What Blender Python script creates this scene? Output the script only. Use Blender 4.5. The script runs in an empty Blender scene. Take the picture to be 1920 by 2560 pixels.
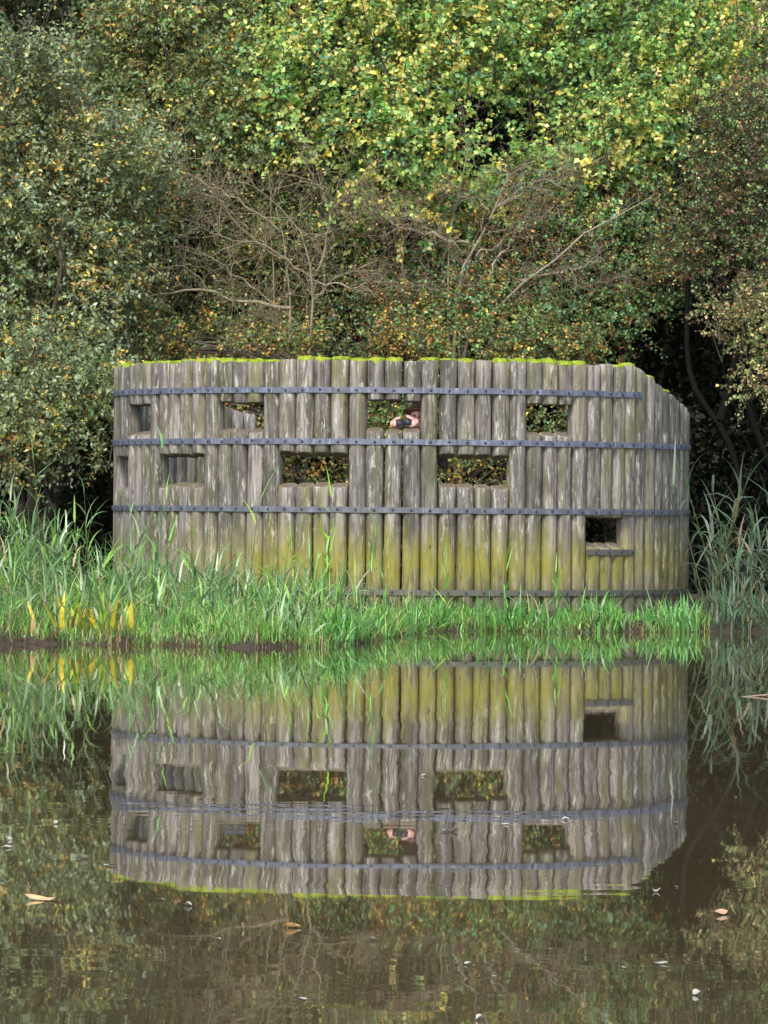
import bpy, bmesh, math, random
import numpy as np
from mathutils import Vector, Matrix, noise

random.seed(7)
rng = np.random.default_rng(11)
R = math.radians
scene = bpy.context.scene
col = scene.collection

# ------------------------------------------------------------------ camera
FOC = 13200.0          # focal length in photo pixels (1920 wide)
CAMZ = 1.34            # metres above the water
HORIZON = 1275.0
ROLL = 0.0086
cam_d = bpy.data.cameras.new('camera')
cam = bpy.data.objects.new('camera', cam_d)
col.objects.link(cam)
cam_d.sensor_fit = 'HORIZONTAL'
cam_d.angle = 2 * math.atan(960 / FOC)
cam_d.shift_y = -(1280 - HORIZON) / 1920.0
cam_d.clip_start = 0.5
cam_d.clip_end = 2000
cam.matrix_world = (Matrix.Translation((0, 0, CAMZ)) @ Matrix.Rotation(R(90), 4, 'X')
                    @ Matrix.Rotation(ROLL, 4, 'Z'))
scene.camera = cam

# ------------------------------------------------------------------ light
SUN_EL, SUN_AZ = R(44), R(194)      # azimuth: compass bearing (+Y = 0, clockwise) the light comes from
world = bpy.data.worlds.new('World')
scene.world = world
world.use_nodes = True
wn = world.node_tree.nodes
wl = world.node_tree.links
for n in list(wn):
    wn.remove(n)
sky = wn.new('ShaderNodeTexSky')
sky.sky_type = 'NISHITA'
sky.sun_disc = False
sky.sun_elevation = SUN_EL
sky.sun_rotation = SUN_AZ
sky.air_density = 1.0
sky.dust_density = 2.0
sky.ozone_density = 0.4
bg = wn.new('ShaderNodeBackground')
bg.inputs['Strength'].default_value = 0.15
wo = wn.new('ShaderNodeOutputWorld')
wl.new(sky.outputs[0], bg.inputs['Color'])
wl.new(bg.outputs[0], wo.inputs['Surface'])

sun_d = bpy.data.lights.new('sun', 'SUN')
sun_d.energy = 1.5
sun_d.angle = R(18)
sun_d.color = (1.0, 0.98, 0.945)
sun = bpy.data.objects.new('sun', sun_d)
col.objects.link(sun)
sdir = Vector((math.sin(SUN_AZ) * math.cos(SUN_EL), math.cos(SUN_AZ) * math.cos(SUN_EL), math.sin(SUN_EL)))
sun.rotation_euler = sdir.to_track_quat('Z', 'Y').to_euler()
sun.location = sdir * 60

scene.view_settings.view_transform = 'Standard'
scene.view_settings.look = 'None'
scene.view_settings.exposure = 0.95
scene.view_settings.gamma = 1.0
scene.render.engine = 'CYCLES'
scene.cycles.max_bounces = 7
scene.cycles.diffuse_bounces = 3
scene.cycles.glossy_bounces = 3
scene.cycles.transmission_bounces = 4
scene.cycles.transparent_max_bounces = 6
scene.cycles.use_denoising = True


# ------------------------------------------------------------------ helpers
def at(px, py, depth):
    """world point seen at photo pixel (px, py) standing at the given distance"""
    dx, dy = px - 960, HORIZON - py
    c, s = math.cos(ROLL), math.sin(ROLL)
    k = depth / FOC
    return Vector(((dx * c - dy * s) * k, depth, CAMZ + (dx * s + dy * c) * k))


def on_water(px, py):
    dx, dy = px - 960, HORIZON - py
    v = -(dx * math.sin(ROLL) + dy * math.cos(ROLL))
    return at(px, py, CAMZ * FOC / v)


def tag(o, label=None, cat=None, group=None, kind=None):
    if label: o['label'] = label
    if cat: o['category'] = cat
    if group: o['group'] = group
    if kind: o['kind'] = kind
    return o


def empty(name, loc=(0, 0, 0), rz=0):
    o = bpy.data.objects.new(name, None)
    o.empty_display_size = 0.2
    col.objects.link(o)
    o.location = loc
    o.rotation_euler = (0, 0, rz)
    return o


def link(name, me, parent=None):
    o = bpy.data.objects.new(name, me)
    col.objects.link(o)
    if parent is not None:
        o.parent = parent
    return o


def mesh_np(name, verts, faces, mats=(), colors=None, smooth=False, parent=None, origin=None, midx=None):
    """verts (N,3); faces: list of (M,k) int arrays"""
    verts = np.asarray(verts, dtype=np.float32)
    if origin is not None:
        verts = verts - np.asarray(origin, dtype=np.float32)
    me = bpy.data.meshes.new(name)
    faces = [np.asarray(f, dtype=np.int32) for f in faces if len(f)]
    nl = sum(f.size for f in faces)
    nf = sum(len(f) for f in faces)
    me.vertices.add(len(verts))
    me.vertices.foreach_set('co', verts.ravel())
    me.loops.add(nl)
    me.loops.foreach_set('vertex_index', np.concatenate([f.ravel() for f in faces]))
    me.polygons.add(nf)
    tot = np.concatenate([np.full(len(f), f.shape[1], dtype=np.int32) for f in faces])
    st = np.concatenate([[0], np.cumsum(tot)[:-1]]).astype(np.int32)
    me.polygons.foreach_set('loop_start', st)
    me.polygons.foreach_set('loop_total', tot)
    if midx is not None:
        me.polygons.foreach_set('material_index', np.asarray(midx, dtype=np.int32))
    if smooth:
        me.polygons.foreach_set('use_smooth', np.ones(nf, dtype=bool))
    me.update(calc_edges=True)
    if colors is not None:
        a = me.color_attributes.new('tint', 'FLOAT_COLOR', 'POINT')
        c4 = np.ones((len(verts), 4), dtype=np.float32)
        c4[:, :3] = colors
        a.data.foreach_set('color', c4.ravel())
    for m in mats:
        me.materials.append(m)
    o = link(name, me, parent)
    if origin is not None and parent is None:
        o.location = origin
    return o


class Acc:
    """collects numpy geometry pieces for one mesh"""
    def __init__(self):
        self.v, self.c, self.f, self.n = [], [], {}, 0

    def add(self, v, faces, c=None):
        v = np.asarray(v, dtype=np.float32).reshape(-1, 3)
        for f in faces:
            f = np.asarray(f, dtype=np.int32)
            if len(f):
                self.f.setdefault(f.shape[1], []).append(f + self.n)
        self.v.append(v)
        if c is not None:
            c = np.asarray(c, dtype=np.float32)
            self.c.append(np.broadcast_to(c, v.shape) if c.ndim == 1 else c)
        self.n += len(v)

    def build(self, name, mats, parent=None, smooth=False, origin=None):
        return mesh_np(name, np.concatenate(self.v), [np.concatenate(x) for x in self.f.values()], mats,
                       np.concatenate(self.c) if self.c else None, smooth, parent, origin)


def nrm(a):
    return a / (np.linalg.norm(a, axis=-1, keepdims=True) + 1e-9)


def sweep(P, Rd, k=4):
    """many tubes at once: P (N,S,3), Rd (N,S)"""
    N, S, _ = P.shape
    T = nrm(P[:, -1] - P[:, 0])
    ref = np.where(np.abs(T[:, 2:3]) > 0.8, np.array([[1., 0, 0]]), np.array([[0, 0, 1.]]))
    A = nrm(np.cross(T, ref))
    B = np.cross(T, A)
    an = np.arange(k) * 2 * np.pi / k
    ring = A[:, None, :] * np.cos(an)[None, :, None] + B[:, None, :] * np.sin(an)[None, :, None]
    V = P[:, :, None, :] + ring[:, None] * Rd[:, :, None, None]
    idx = np.arange(N * S * k).reshape(N, S, k)
    a = idx[:, :-1]
    b = idx[:, 1:]
    q = np.stack([a, np.roll(a, -1, 2), np.roll(b, -1, 2), b], -1).reshape(-1, 4)
    return V.reshape(-1, 3), [q]


def blades(base, az, lean, curve, L, W, S=5, twist=0.3, prof=0.8):
    """grass blades / reed leaves, all (N,)"""
    N = len(base)
    t = np.linspace(0, 1, S)
    phi = lean[:, None] + curve[:, None] * t[None] ** 1.3
    d = L[:, None] / (S - 1)
    dr = np.sin(phi) * d
    dz = np.cos(phi) * d
    r = np.concatenate([np.zeros((N, 1)), np.cumsum(dr[:, :-1], 1)], 1)
    z = np.concatenate([np.zeros((N, 1)), np.cumsum(dz[:, :-1], 1)], 1)
    h = np.stack([np.cos(az), np.sin(az), np.zeros(N)], -1)
    C = base[:, None] + h[:, None] * r[..., None]
    C[..., 2] += z
    tw = twist * rng.normal(size=N)
    w = np.stack([np.cos(az + np.pi / 2 + tw), np.sin(az + np.pi / 2 + tw), 0.2 * rng.normal(size=N)], -1)
    pr = np.minimum(1, 0.45 + 3 * t) * (1 - t) ** prof
    hw = W[:, None] * pr[None] * 0.5
    Lf = C - w[:, None] * hw[..., None]
    Rt = C + w[:, None] * hw[..., None]
    V = np.stack([Lf[:, :-1], Rt[:, :-1]], 2).reshape(N, -1, 3)
    V = np.concatenate([V, C[:, -1:]], 1)
    n = V.shape[1]
    o = (np.arange(N) * n)[:, None]
    quads = []
    for i in range(S - 2):
        quads.append(o + np.array([[2 * i, 2 * i + 1, 2 * i + 3, 2 * i + 2]]))
    tri = o + np.array([[2 * (S - 2), 2 * (S - 2) + 1, n - 1]])
    return V.reshape(-1, 3), [np.concatenate(quads) if quads else np.zeros((0, 4), int), tri], n


def leaves(pos, d, up, L, W):
    """folded rhombic leaves"""
    N = len(pos)
    s = nrm(np.cross(d, up))
    n = np.cross(s, d)
    tip = pos + d * L[:, None]
    m = pos + d * (L * 0.42)[:, None]
    lift = n * (W * 0.16)[:, None]
    Lf = m - s * (W * 0.5)[:, None] + lift
    Rt = m + s * (W * 0.5)[:, None] + lift
    V = np.stack([pos, Rt, tip, Lf], 1).reshape(-1, 3)
    o = (np.arange(N) * 4)[:, None]
    return V, [np.concatenate([o + np.array([[0, 1, 2]]), o + np.array([[0, 2, 3]])])]


# ------------------------------------------------------------------ materials
class NT:
    def __init__(self, name):
        self.m = bpy.data.materials.new(name)
        self.m.use_nodes = True
        self.t = self.m.node_tree
        for n in list(self.t.nodes):
            self.t.nodes.remove(n)
        self.out = self.n('ShaderNodeOutputMaterial')

    def n(self, kind, **kw):
        nd = self.t.nodes.new(kind)
        for k, v in kw.items():
            setattr(nd, k, v)
        return nd

    def l(self, a, b):
        self.t.links.new(a, b)

    def bsdf(self, **kw):
        b = self.n('ShaderNodeBsdfPrincipled')
        for k, v in kw.items():
            b.inputs[k].default_value = v
        self.l(b.outputs[0], self.out.inputs['Surface'])
        return b

    def math(self, op, a, b=None, clamp=False):
        nd = self.n('ShaderNodeMath', operation=op, use_clamp=clamp)
        for i, x in enumerate((a, b)):
            if x is None: continue
            if isinstance(x, (int, float)): nd.inputs[i].default_value = x
            else: self.l(x, nd.inputs[i])
        return nd.outputs[0]

    def noise(self, vec, scale=1, detail=3, rough=0.55):
        nd = self.n('ShaderNodeTexNoise')
        nd.inputs['Scale'].default_value = scale
        nd.inputs['Detail'].default_value = detail
        nd.inputs['Roughness'].default_value = rough
        if vec is not None: self.l(vec, nd.inputs['Vector'])
        return nd.outputs[0]

    def ramp(self, fac, stops, interp='LINEAR'):
        nd = self.n('ShaderNodeValToRGB')
        nd.color_ramp.interpolation = interp
        e = nd.color_ramp.elements
        while len(e) < len(stops): e.new(0.5)
        for i, (p, c) in enumerate(stops):
            e[i].position = p
            e[i].color = (c[0], c[1], c[2], 1) if not isinstance(c, (int, float)) else (c, c, c, 1)
        self.l(fac, nd.inputs[0])
        return nd.outputs[0]

    def mix(self, fac, a, b, mode='MIX'):
        nd = self.n('ShaderNodeMix', data_type='RGBA', blend_type=mode)
        for i, x in ((0, fac), (6, a), (7, b)):
            if isinstance(x, (int, float)): nd.inputs[i].default_value = x
            elif isinstance(x, tuple): nd.inputs[i].default_value = (*x, 1)
            else: self.l(x, nd.inputs[i])
        return nd.outputs[2]

    def vmul(self, vec, xyz, add=None):
        nd = self.n('ShaderNodeVectorMath', operation='MULTIPLY')
        self.l(vec, nd.inputs[0])
        nd.inputs[1].default_value = xyz
        if add is None: return nd.outputs[0]
        a = self.n('ShaderNodeVectorMath', operation='ADD')
        self.l(nd.outputs[0], a.inputs[0])
        self.l(add, a.inputs[1])
        return a.outputs[0]

    def bump(self, h, b, strength=0.5, dist=0.01):
        nd = self.n('ShaderNodeBump')
        nd.inputs['Strength'].default_value = strength
        nd.inputs['Distance'].default_value = dist
        self.l(h, nd.inputs['Height'])
        self.l(nd.outputs[0], b.inputs['Normal'])


def simple(name, c, rough=0.7, spec=0.4, var=0.25, scale=30, metal=0.0):
    t = NT(name)
    b = t.bsdf(Roughness=rough, Metallic=metal)
    b.inputs['Specular IOR Level'].default_value = spec
    g = t.n('ShaderNodeNewGeometry')
    f = t.noise(g.outputs['Position'], scale, 4)
    lo = tuple(x * (1 - var) for x in c)
    hi = tuple(min(1, x * (1 + var)) for x in c)
    t.l(t.ramp(f, [(0.3, lo), (0.7, hi)]), b.inputs['Base Color'])
    return t.m


def leaf_mat(name, trans=0.35, rough=0.5, spec=0.35):
    t = NT(name)
    a = t.n('ShaderNodeVertexColor', layer_name='tint')
    b = t.n('ShaderNodeBsdfPrincipled')
    b.inputs['Roughness'].default_value = rough
    b.inputs['Specular IOR Level'].default_value = spec
    t.l(a.outputs[0], b.inputs['Base Color'])
    tr = t.n('ShaderNodeBsdfTranslucent')
    bright = t.mix(1.0, a.outputs[0], (1.2, 1.2, 0.9), 'MULTIPLY')
    t.l(bright, tr.inputs[0])
    ms = t.n('ShaderNodeMixShader')
    ms.inputs[0].default_value = trans
    t.l(b.outputs[0], ms.inputs[1])
    t.l(tr.outputs[0], ms.inputs[2])
    t.l(ms.outputs[0], t.out.inputs['Surface'])
    return t.m


M = {}
M['leaf'] = leaf_mat('leaf', 0.36, 0.42, 0.5)
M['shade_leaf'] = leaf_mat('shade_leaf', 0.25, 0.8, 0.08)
M['blade'] = leaf_mat('grass_blade', 0.3, 0.38, 0.5)


def bark_mat():
    t = NT('bark')
    b = t.bsdf(Roughness=0.85)
    a = t.n('ShaderNodeVertexColor', layer_name='tint')
    g = t.n('ShaderNodeNewGeometry')
    f = t.noise(g.outputs['Position'], 35, 4, 0.6)
    lich = t.noise(g.outputs['Position'], 9, 4, 0.7)
    c = t.mix(1.0, a.outputs[0], t.ramp(f, [(0.25, 0.55), (0.75, 1.3)]), 'MULTIPLY')
    c = t.mix(t.ramp(lich, [(0.56, 0.0), (0.68, 0.5)]), c, (0.27, 0.28, 0.13))
    t.l(c, b.inputs['Base Color'])
    t.bump(f, b, 0.5, 0.01)
    return t.m


M['bark'] = bark_mat()
M['shade_bark'] = None


M['shade_bark'] = simple('shade_bark', (0.007, 0.006, 0.005), 0.9, 0.1, 0.4, 20)  # near-black: shade of the hollow is put into the bark colour


def log_mat():
    t = NT('weathered_log')
    b = t.bsdf(Roughness=0.85)
    b.inputs['Specular IOR Level'].default_value = 0.25
    g = t.n('ShaderNodeNewGeometry')
    pos = g.outputs['Position']
    oi = t.n('ShaderNodeObjectInfo')
    rnd = oi.outputs['Random']
    off = t.n('ShaderNodeCombineXYZ')
    t.l(t.math('MULTIPLY', rnd, 37.0), off.inputs[2])
    t.l(t.math('MULTIPLY', rnd, 11.0), off.inputs[0])
    fine = t.noise(t.vmul(pos, (70, 70, 2.2), off.outputs[0]), 1, 5, 0.65)
    mid = t.noise(t.vmul(pos, (16, 16, 1.1), off.outputs[0]), 1, 4, 0.6)
    blot = t.noise(t.vmul(pos, (9, 9, 2.6), off.outputs[0]), 1, 4, 0.6)
    c = t.ramp(fine, [(0.30, (0.075, 0.066, 0.056)), (0.48, (0.180, 0.166, 0.153)), (0.70, (0.335, 0.312, 0.293))])
    c = t.mix(t.ramp(mid, [(0.46, 0.0), (0.62, 0.85)]), c, (0.40, 0.365, 0.335))      # bleached streaks
    c = t.mix(t.ramp(blot, [(0.46, 0.0), (0.60, 0.7)]), c, (0.088, 0.083, 0.064))     # damp, darker wood
    # green film, strongest in long vertical patches
    gr = t.noise(t.vmul(pos, (7, 7, 0.55), off.outputs[0]), 1, 3, 0.5)
    c = t.mix(t.ramp(gr, [(0.50, 0.0), (0.66, 0.60)]), c, (0.19, 0.185, 0.062))
    # per log tone
    tone = t.ramp(rnd, [(0.0, (0.58, 0.585, 0.57)), (0.5, (0.82, 0.81, 0.795)), (1.0, (1.08, 1.05, 1.03))])
    c = t.mix(1.0, c, tone, 'MULTIPLY')
    # pale lichen drips and specks
    vo = t.noise(t.vmul(pos, (30, 30, 5), off.outputs[0]), 1, 6, 0.75)
    vm = t.ramp(t.noise(t.vmul(pos, (6, 6, 2.2), off.outputs[0]), 1, 2), [(0.42, 0.0), (0.55, 1.0)])
    c = t.mix(t.math('MULTIPLY', t.ramp(vo, [(0.54, 0.0), (0.61, 0.85)]), vm), c, (0.52, 0.51, 0.42))
    # yellow-green algae band near the foot
    sep = t.n('ShaderNodeSeparateXYZ')
    t.l(pos, sep.inputs[0])
    z = sep.outputs[2]
    wob = t.noise(t.vmul(pos, (8, 8, 1.6), off.outputs[0]), 1, 4, 0.6)
    zz = t.math('ADD', z, t.math('MULTIPLY', t.math('SUBTRACT', wob, 0.5), 0.75))
    alg = t.ramp(t.math('MULTIPLY', zz, 0.5), [(0.15, 0.25), (0.26, 0.65), (0.37, 0.95), (0.46, 0.6), (0.62, 0.0)])
    algn = t.noise(t.vmul(pos, (22, 22, 3.5), off.outputs[0]), 1, 4, 0.65)
    alg = t.math('MULTIPLY', alg, t.ramp(algn, [(0.3, 0.45), (0.6, 1.0)]))
    xfade = t.ramp(t.math('MULTIPLY', t.math('ADD', sep.outputs[0], 4.0), 0.125), [(0.20, 0.25), (0.36, 1.0), (0.72, 0.9), (0.9, 0.6)])
    alg = t.math('MULTIPLY', alg, xfade)
    c = t.mix(alg, c, (0.27, 0.25, 0.022))
    # browner and darker towards the foot
    foot = t.ramp(t.math('MULTIPLY', zz, 0.5), [(0.17, 0.55), (0.30, 0.0)])
    c = t.mix(foot, c, (0.085, 0.075, 0.05))
    # knots
    kv = t.n('ShaderNodeTexVoronoi')
    kv.inputs['Scale'].default_value = 1
    t.l(t.vmul(pos, (4.2, 4.2, 2.3), off.outputs[0]), kv.inputs['Vector'])
    c = t.mix(t.ramp(kv.outputs['Distance'], [(0.06, 0.75), (0.10, 0.0)]), c, (0.06, 0.05, 0.04))
    # drying cracks
    ck = t.noise(t.vmul(pos, (42, 42, 0.9), off.outputs[0]), 1, 2, 0.5)
    crack = t.ramp(ck, [(0.484, 0.0), (0.497, 1.0), (0.503, 1.0), (0.516, 0.0)])
    crm = t.ramp(t.noise(t.vmul(pos, (5, 5, 1.3), off.outputs[0]), 1, 2), [(0.52, 0.0), (0.6, 1.0)])
    crack = t.math('MULTIPLY', crack, crm)
    c = t.mix(t.math('MULTIPLY', crack, 0.85), c, (0.035, 0.03, 0.024))
    t.l(c, b.inputs['Base Color'])
    h = t.math('SUBTRACT', t.math('ADD', t.math('MULTIPLY', fine, 0.6), mid), t.math('MULTIPLY', crack, 0.9))
    t.bump(h, b, 0.7, 0.008)
    return t.m


M['log'] = log_mat()


def endgrain_mat():
    t = NT('cut_log_end')
    b = t.bsdf(Roughness=0.9)
    tc = t.n('ShaderNodeTexCoord')
    g = t.n('ShaderNodeNewGeometry')
    f = t.noise(g.outputs['Position'], 40, 5, 0.65)
    sep = t.n('ShaderNodeSeparateXYZ')
    t.l(tc.outputs['Object'], sep.inputs[0])
    rad = t.math('SQRT', t.math('ADD', t.math('POWER', sep.outputs[0], 2.0), t.math('POWER', sep.outputs[1], 2.0)))
    c = t.ramp(f, [(0.3, (0.085, 0.062, 0.045)), (0.7, (0.20, 0.155, 0.115))])
    rim = t.math('ADD', t.math('MULTIPLY', rad, 10.0), t.math('MULTIPLY', t.math('SUBTRACT', f, 0.5), 0.7))
    c = t.mix(t.ramp(rim, [(0.72, 0.0), (0.92, 0.85)]), c, (0.24, 0.19, 0.05))
    t.l(c, b.inputs['Base Color'])
    t.bump(f, b, 0.4, 0.005)
    return t.m


M['end'] = endgrain_mat()


def band_mat():
    t = NT('galvanised_band')
    b = t.bsdf(Roughness=0.5, Metallic=0.25)
    g = t.n('ShaderNodeNewGeometry')
    pos = g.outputs['Position']
    f = t.noise(t.vmul(pos, (14, 14, 5)), 1, 5, 0.65)
    s = t.noise(t.vmul(pos, (28, 28, 1.5)), 1, 4, 0.7)
    c = t.ramp(f, [(0.3, (0.075, 0.082, 0.105)), (0.55, (0.15, 0.168, 0.225)), (0.75, (0.28, 0.315, 0.41))])
    c = t.mix(t.ramp(s, [(0.60, 0.0), (0.68, 0.8)]), c, (0.42, 0.44, 0.52))
    sep = t.n('ShaderNodeSeparateXYZ')
    t.l(pos, sep.inputs[0])
    # lower bands carry a film of algae and mud splash
    low = t.ramp(t.math('MULTIPLY', sep.outputs[2], 0.4), [(0.18, 0.92), (0.38, 0.8), (0.5, 0.4), (0.6, 0.25), (0.8, 0.0)])
    c = t.mix(low, c, (0.12, 0.115, 0.088))
    t.l(c, b.inputs['Base Color'])
    return t.m


M['band'] = band_mat()
M['bolt'] = simple('bolt_metal', (0.055, 0.055, 0.062), 0.6, 0.3, 0.4, 60, 0.1)


def moss_mat():
    t = NT('moss')
    b = t.bsdf(Roughness=0.95)
    b.inputs['Specular IOR Level'].default_value = 0.1
    g = t.n('ShaderNodeNewGeometry')
    f = t.noise(g.outputs['Position'], 16, 4, 0.6)
    f2 = t.noise(g.outputs['Position'], 140, 2, 0.6)
    c = t.ramp(f, [(0.3, (0.13, 0.20, 0.02)), (0.5, (0.32, 0.42, 0.035)), (0.72, (0.47, 0.50, 0.08))])
    c = t.mix(1.0, c, t.ramp(f2, [(0.3, 0.55), (0.65, 1.15)]), 'MULTIPLY')
    t.l(c, b.inputs['Base Color'])
    t.bump(f2, b, 0.9, 0.01)
    return t.m


M['moss'] = moss_mat()


def water_mat():
    t = NT('pond_water')
    b = t.bsdf(Roughness=0.012, IOR=1.333)
    g = t.n('ShaderNodeNewGeometry')
    pos = g.outputs['Position']
    silt = t.noise(t.vmul(pos, (0.35, 0.12, 1)), 1, 3, 0.5)
    t.l(t.ramp(silt, [(0.3, (0.066, 0.050, 0.025)), (0.7, (0.105, 0.080, 0.043))]), b.inputs['Base Color'])

    def c0(vec, d=2, r=0.5):
        return t.math('SUBTRACT', t.noise(vec, 1, d, r), 0.5)
    o1 = t.n('ShaderNodeCombineXYZ'); o1.inputs[0].default_value = 31.7
    # slopes across the view (side to side wobble) and along it (vertical smear)
    calm = t.ramp(t.noise(t.vmul(pos, (0.25, 0.14, 1)), 1, 2), [(0.38, 0.35), (0.62, 1.15)])
    sx = t.math('ADD', t.math('MULTIPLY', t.math('MULTIPLY', c0(t.vmul(pos, (0.8, 0.5, 1)), 3, 0.6), 0.030), calm),
                t.math('MULTIPLY', c0(t.vmul(pos, (3.0, 1.9, 1), o1.outputs[0]), 3, 0.6), 0.014))
    gust = t.ramp(t.noise(t.vmul(pos, (0.22, 0.30, 1), o1.outputs[0]), 1, 2), [(0.50, 0.15), (0.62, 1.0)])
    sy = t.math('ADD', t.math('MULTIPLY', c0(t.vmul(pos, (0.35, 0.5, 1), o1.outputs[0]), 1), 0.0022),
                t.math('MULTIPLY', t.math('MULTIPLY', c0(t.vmul(pos, (2.2, 5.5, 1)), 2), 0.006), gust))
    cb = t.n('ShaderNodeCombineXYZ')
    t.l(sx, cb.inputs[0]); t.l(sy, cb.inputs[1]); cb.inputs[2].default_value = 1
    nn = t.n('ShaderNodeVectorMath', operation='NORMALIZE')
    t.l(cb.outputs[0], nn.inputs[0])
    t.l(nn.outputs[0], b.inputs['Normal'])
    return t.m


M['water'] = water_mat()


def ground_mat():
    t = NT('bank_soil')
    b = t.bsdf(Roughness=0.9)
    g = t.n('ShaderNodeNewGeometry')
    pos = g.outputs['Position']
    f = t.noise(pos, 6, 5, 0.65)
    f2 = t.noise(pos, 45, 4, 0.7)
    c = t.ramp(f, [(0.3, (0.035, 0.026, 0.017)), (0.6, (0.075, 0.055, 0.035)), (0.8, (0.10, 0.085, 0.045))])
    c = t.mix(1.0, c, t.ramp(f2, [(0.3, 0.6), (0.7, 1.3)]), 'MULTIPLY')
    t.l(c, b.inputs['Base Color'])
    t.bump(f2, b, 0.8, 0.03)
    return t.m


M['ground'] = ground_mat()

# ------------------------------------------------------------------ water and ground
W = mesh_np('water', [(-400, -60, 0), (400, -60, 0), (400, 76, 0), (-400, 76, 0)], [np.array([[0, 1, 2, 3]])], [M['water']])
tag(W, 'still brown pond mirroring the hide and the trees', 'pond', kind='structure')


def edge_y(x):
    """where the bank meets the water"""
    t = np.clip((x + 0.75) / 1.7, 0, 1)
    t = t * t * (3 - 2 * t)
    e = 51.3 + t * 7.6 + 0.28 * np.sin(x * 1.9 + 1) + 0.16 * np.sin(x * 5.3) + 0.10 * np.sin(x * 12.1 + .7) + 0.05 * np.sin(x * 27)
    t2 = np.clip((x - 3.0) / 1.0, 0, 1)
    return e + t2 * 0.5


def ground_z(x, y):
    e = edge_y(x)
    s = y - e
    z = np.where(s < 0.0, s * 0.35, 0)
    a = np.clip(s / 0.5, 0, 1)
    b = np.clip(s / 3.0, 0, 1)
    z = np.maximum(z, -0.6) + 0.055 * a * a * (3 - 2 * a) + 0.20 * b
    c = np.clip((y - 76) / 44, 0, 1)
    z = z + 15 * c * c * (3 - 2 * c)
    z = z + np.where(s > 0, 0.03 * np.sin(x * 3.1 + y * 1.7) + 0.02 * np.sin(x * 7.3 - y * 4.1), 0)
    return z


xs = np.concatenate([np.linspace(-400, -12, 14), np.linspace(-11, 11, 150), np.linspace(12, 400, 14)])
ys = np.concatenate([np.linspace(44, 50, 8), np.linspace(50.2, 62, 120), np.linspace(62.4, 76, 40), np.linspace(78, 124, 14), np.linspace(140, 900, 8)])
gx, gy = np.meshgrid(xs, ys)
gz = ground_z(gx, gy)
nx, ny = len(xs), len(ys)
idx = np.arange(nx * ny).reshape(ny, nx)
q = np.stack([idx[:-1, :-1], idx[:-1, 1:], idx[1:, 1:], idx[1:, :-1]], -1).reshape(-1, 4)
G = mesh_np('ground', np.stack([gx, gy, gz], -1).reshape(-1, 3), [q], [M['ground']], smooth=True)
tag(G, 'dark muddy bank and woodland soil behind the pond', 'ground', kind='structure')

# ------------------------------------------------------------------ the hide
HX, HY, HR, LR = 0.205, 63.35, 3.35, 0.1000
PITCH = 3.5
BASE = 0.0
hide = empty('bird_hide', (HX, HY, 0.25))
tag(hide, 'curved wall of upright weathered logs with viewing slots and metal bands, mossy on top', 'bird hide')
HB = Vector((HX, HY, 0.25))


def top_h(th):
    """height of the wall top by angle (degrees, 0 = towards the pond, + = right)"""
    if th > 53:
        return 3.01 - (math.sin(R(th)) - 0.7986) / 0.199 * 0.47
    if th < -112:
        return 3.02 - (-112 - th) / 34 * 0.52
    return 3.045 - 0.04 * (th / 90) ** 2


def log_mesh(z0, z1, cut0, cut1, seed, rs, side=0.0):
    """upright log about the origin (outer side = -Y); cut0/cut1: rise of the bottom/top cut from outside to inside"""
    seg = 22
    n = max(3, int((z1 - z0) / 0.16) + 1)
    zs = [z0 + (z1 - z0) * i / n for i in range(n + 1)]
    bev = 0.012
    rows = [(zs[0], 1 - 0.10), (zs[0] + bev, 1.0)] + [(z, 1.0) for z in zs[1:-1]] + [(zs[-1] - bev, 1.0), (zs[-1], 0.90)]
    v, f, mi = [], [], []
    ph = seed * 1.7
    mid = 0.5 * (z0 + z1)
    for z, k in rows:
        for j in range(seg):
            a = 2 * math.pi * j / seg
            nz = noise.noise(Vector((math.cos(a) * 1.3 + seed * 3.1, math.sin(a) * 1.3, z * 1.1 + seed)))
            nz2 = noise.noise(Vector((math.cos(a) * 5 + seed * 1.3, math.sin(a) * 5, z * 0.8)))
            r = rs * k * (1 + 0.045 * nz + 0.022 * nz2)
            sq = (abs(math.cos(a)) ** 3.0 + abs(math.sin(a)) ** 3.0) ** (-1 / 3.0)
            x, y = r * sq * math.cos(a), r * sq * math.sin(a)
            x += 0.006 * math.sin(z * 1.3 + ph)
            t = (z - z0) / (z1 - z0)
            e0 = max(0, 1 - (z - z0) / 0.2)
            e1 = max(0, 1 - (z1 - z) / 0.2)
            dz = (cut0 * e0 + cut1 * e1) * (y / rs) * 0.5
            v.append((x, y, z + dz + side * x * max(0, 1 - (z1 - z) / 0.3)))
    for i in range(len(rows) - 1):
        for j in range(seg):
            a, b = i * seg + j, i * seg + (j + 1) % seg
            f.append((a, b, b + seg, a + seg)); mi.append(0)
    f.append(tuple(range(seg - 1, -1, -1))); mi.append(1)
    o = (len(rows) - 1) * seg
    f.append(tuple(o + j for j in range(seg))); mi.append(1)
    me = bpy.data.meshes.new('log')
    me.from_pydata(v, [], f)
    me.materials.append(M['log'])
    me.materials.append(M['end'])
    me.polygons.foreach_set('material_index', mi)
    me.polygons.foreach_set('use_smooth', [m == 0 for m in mi])
    me.update()
    return me


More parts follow.
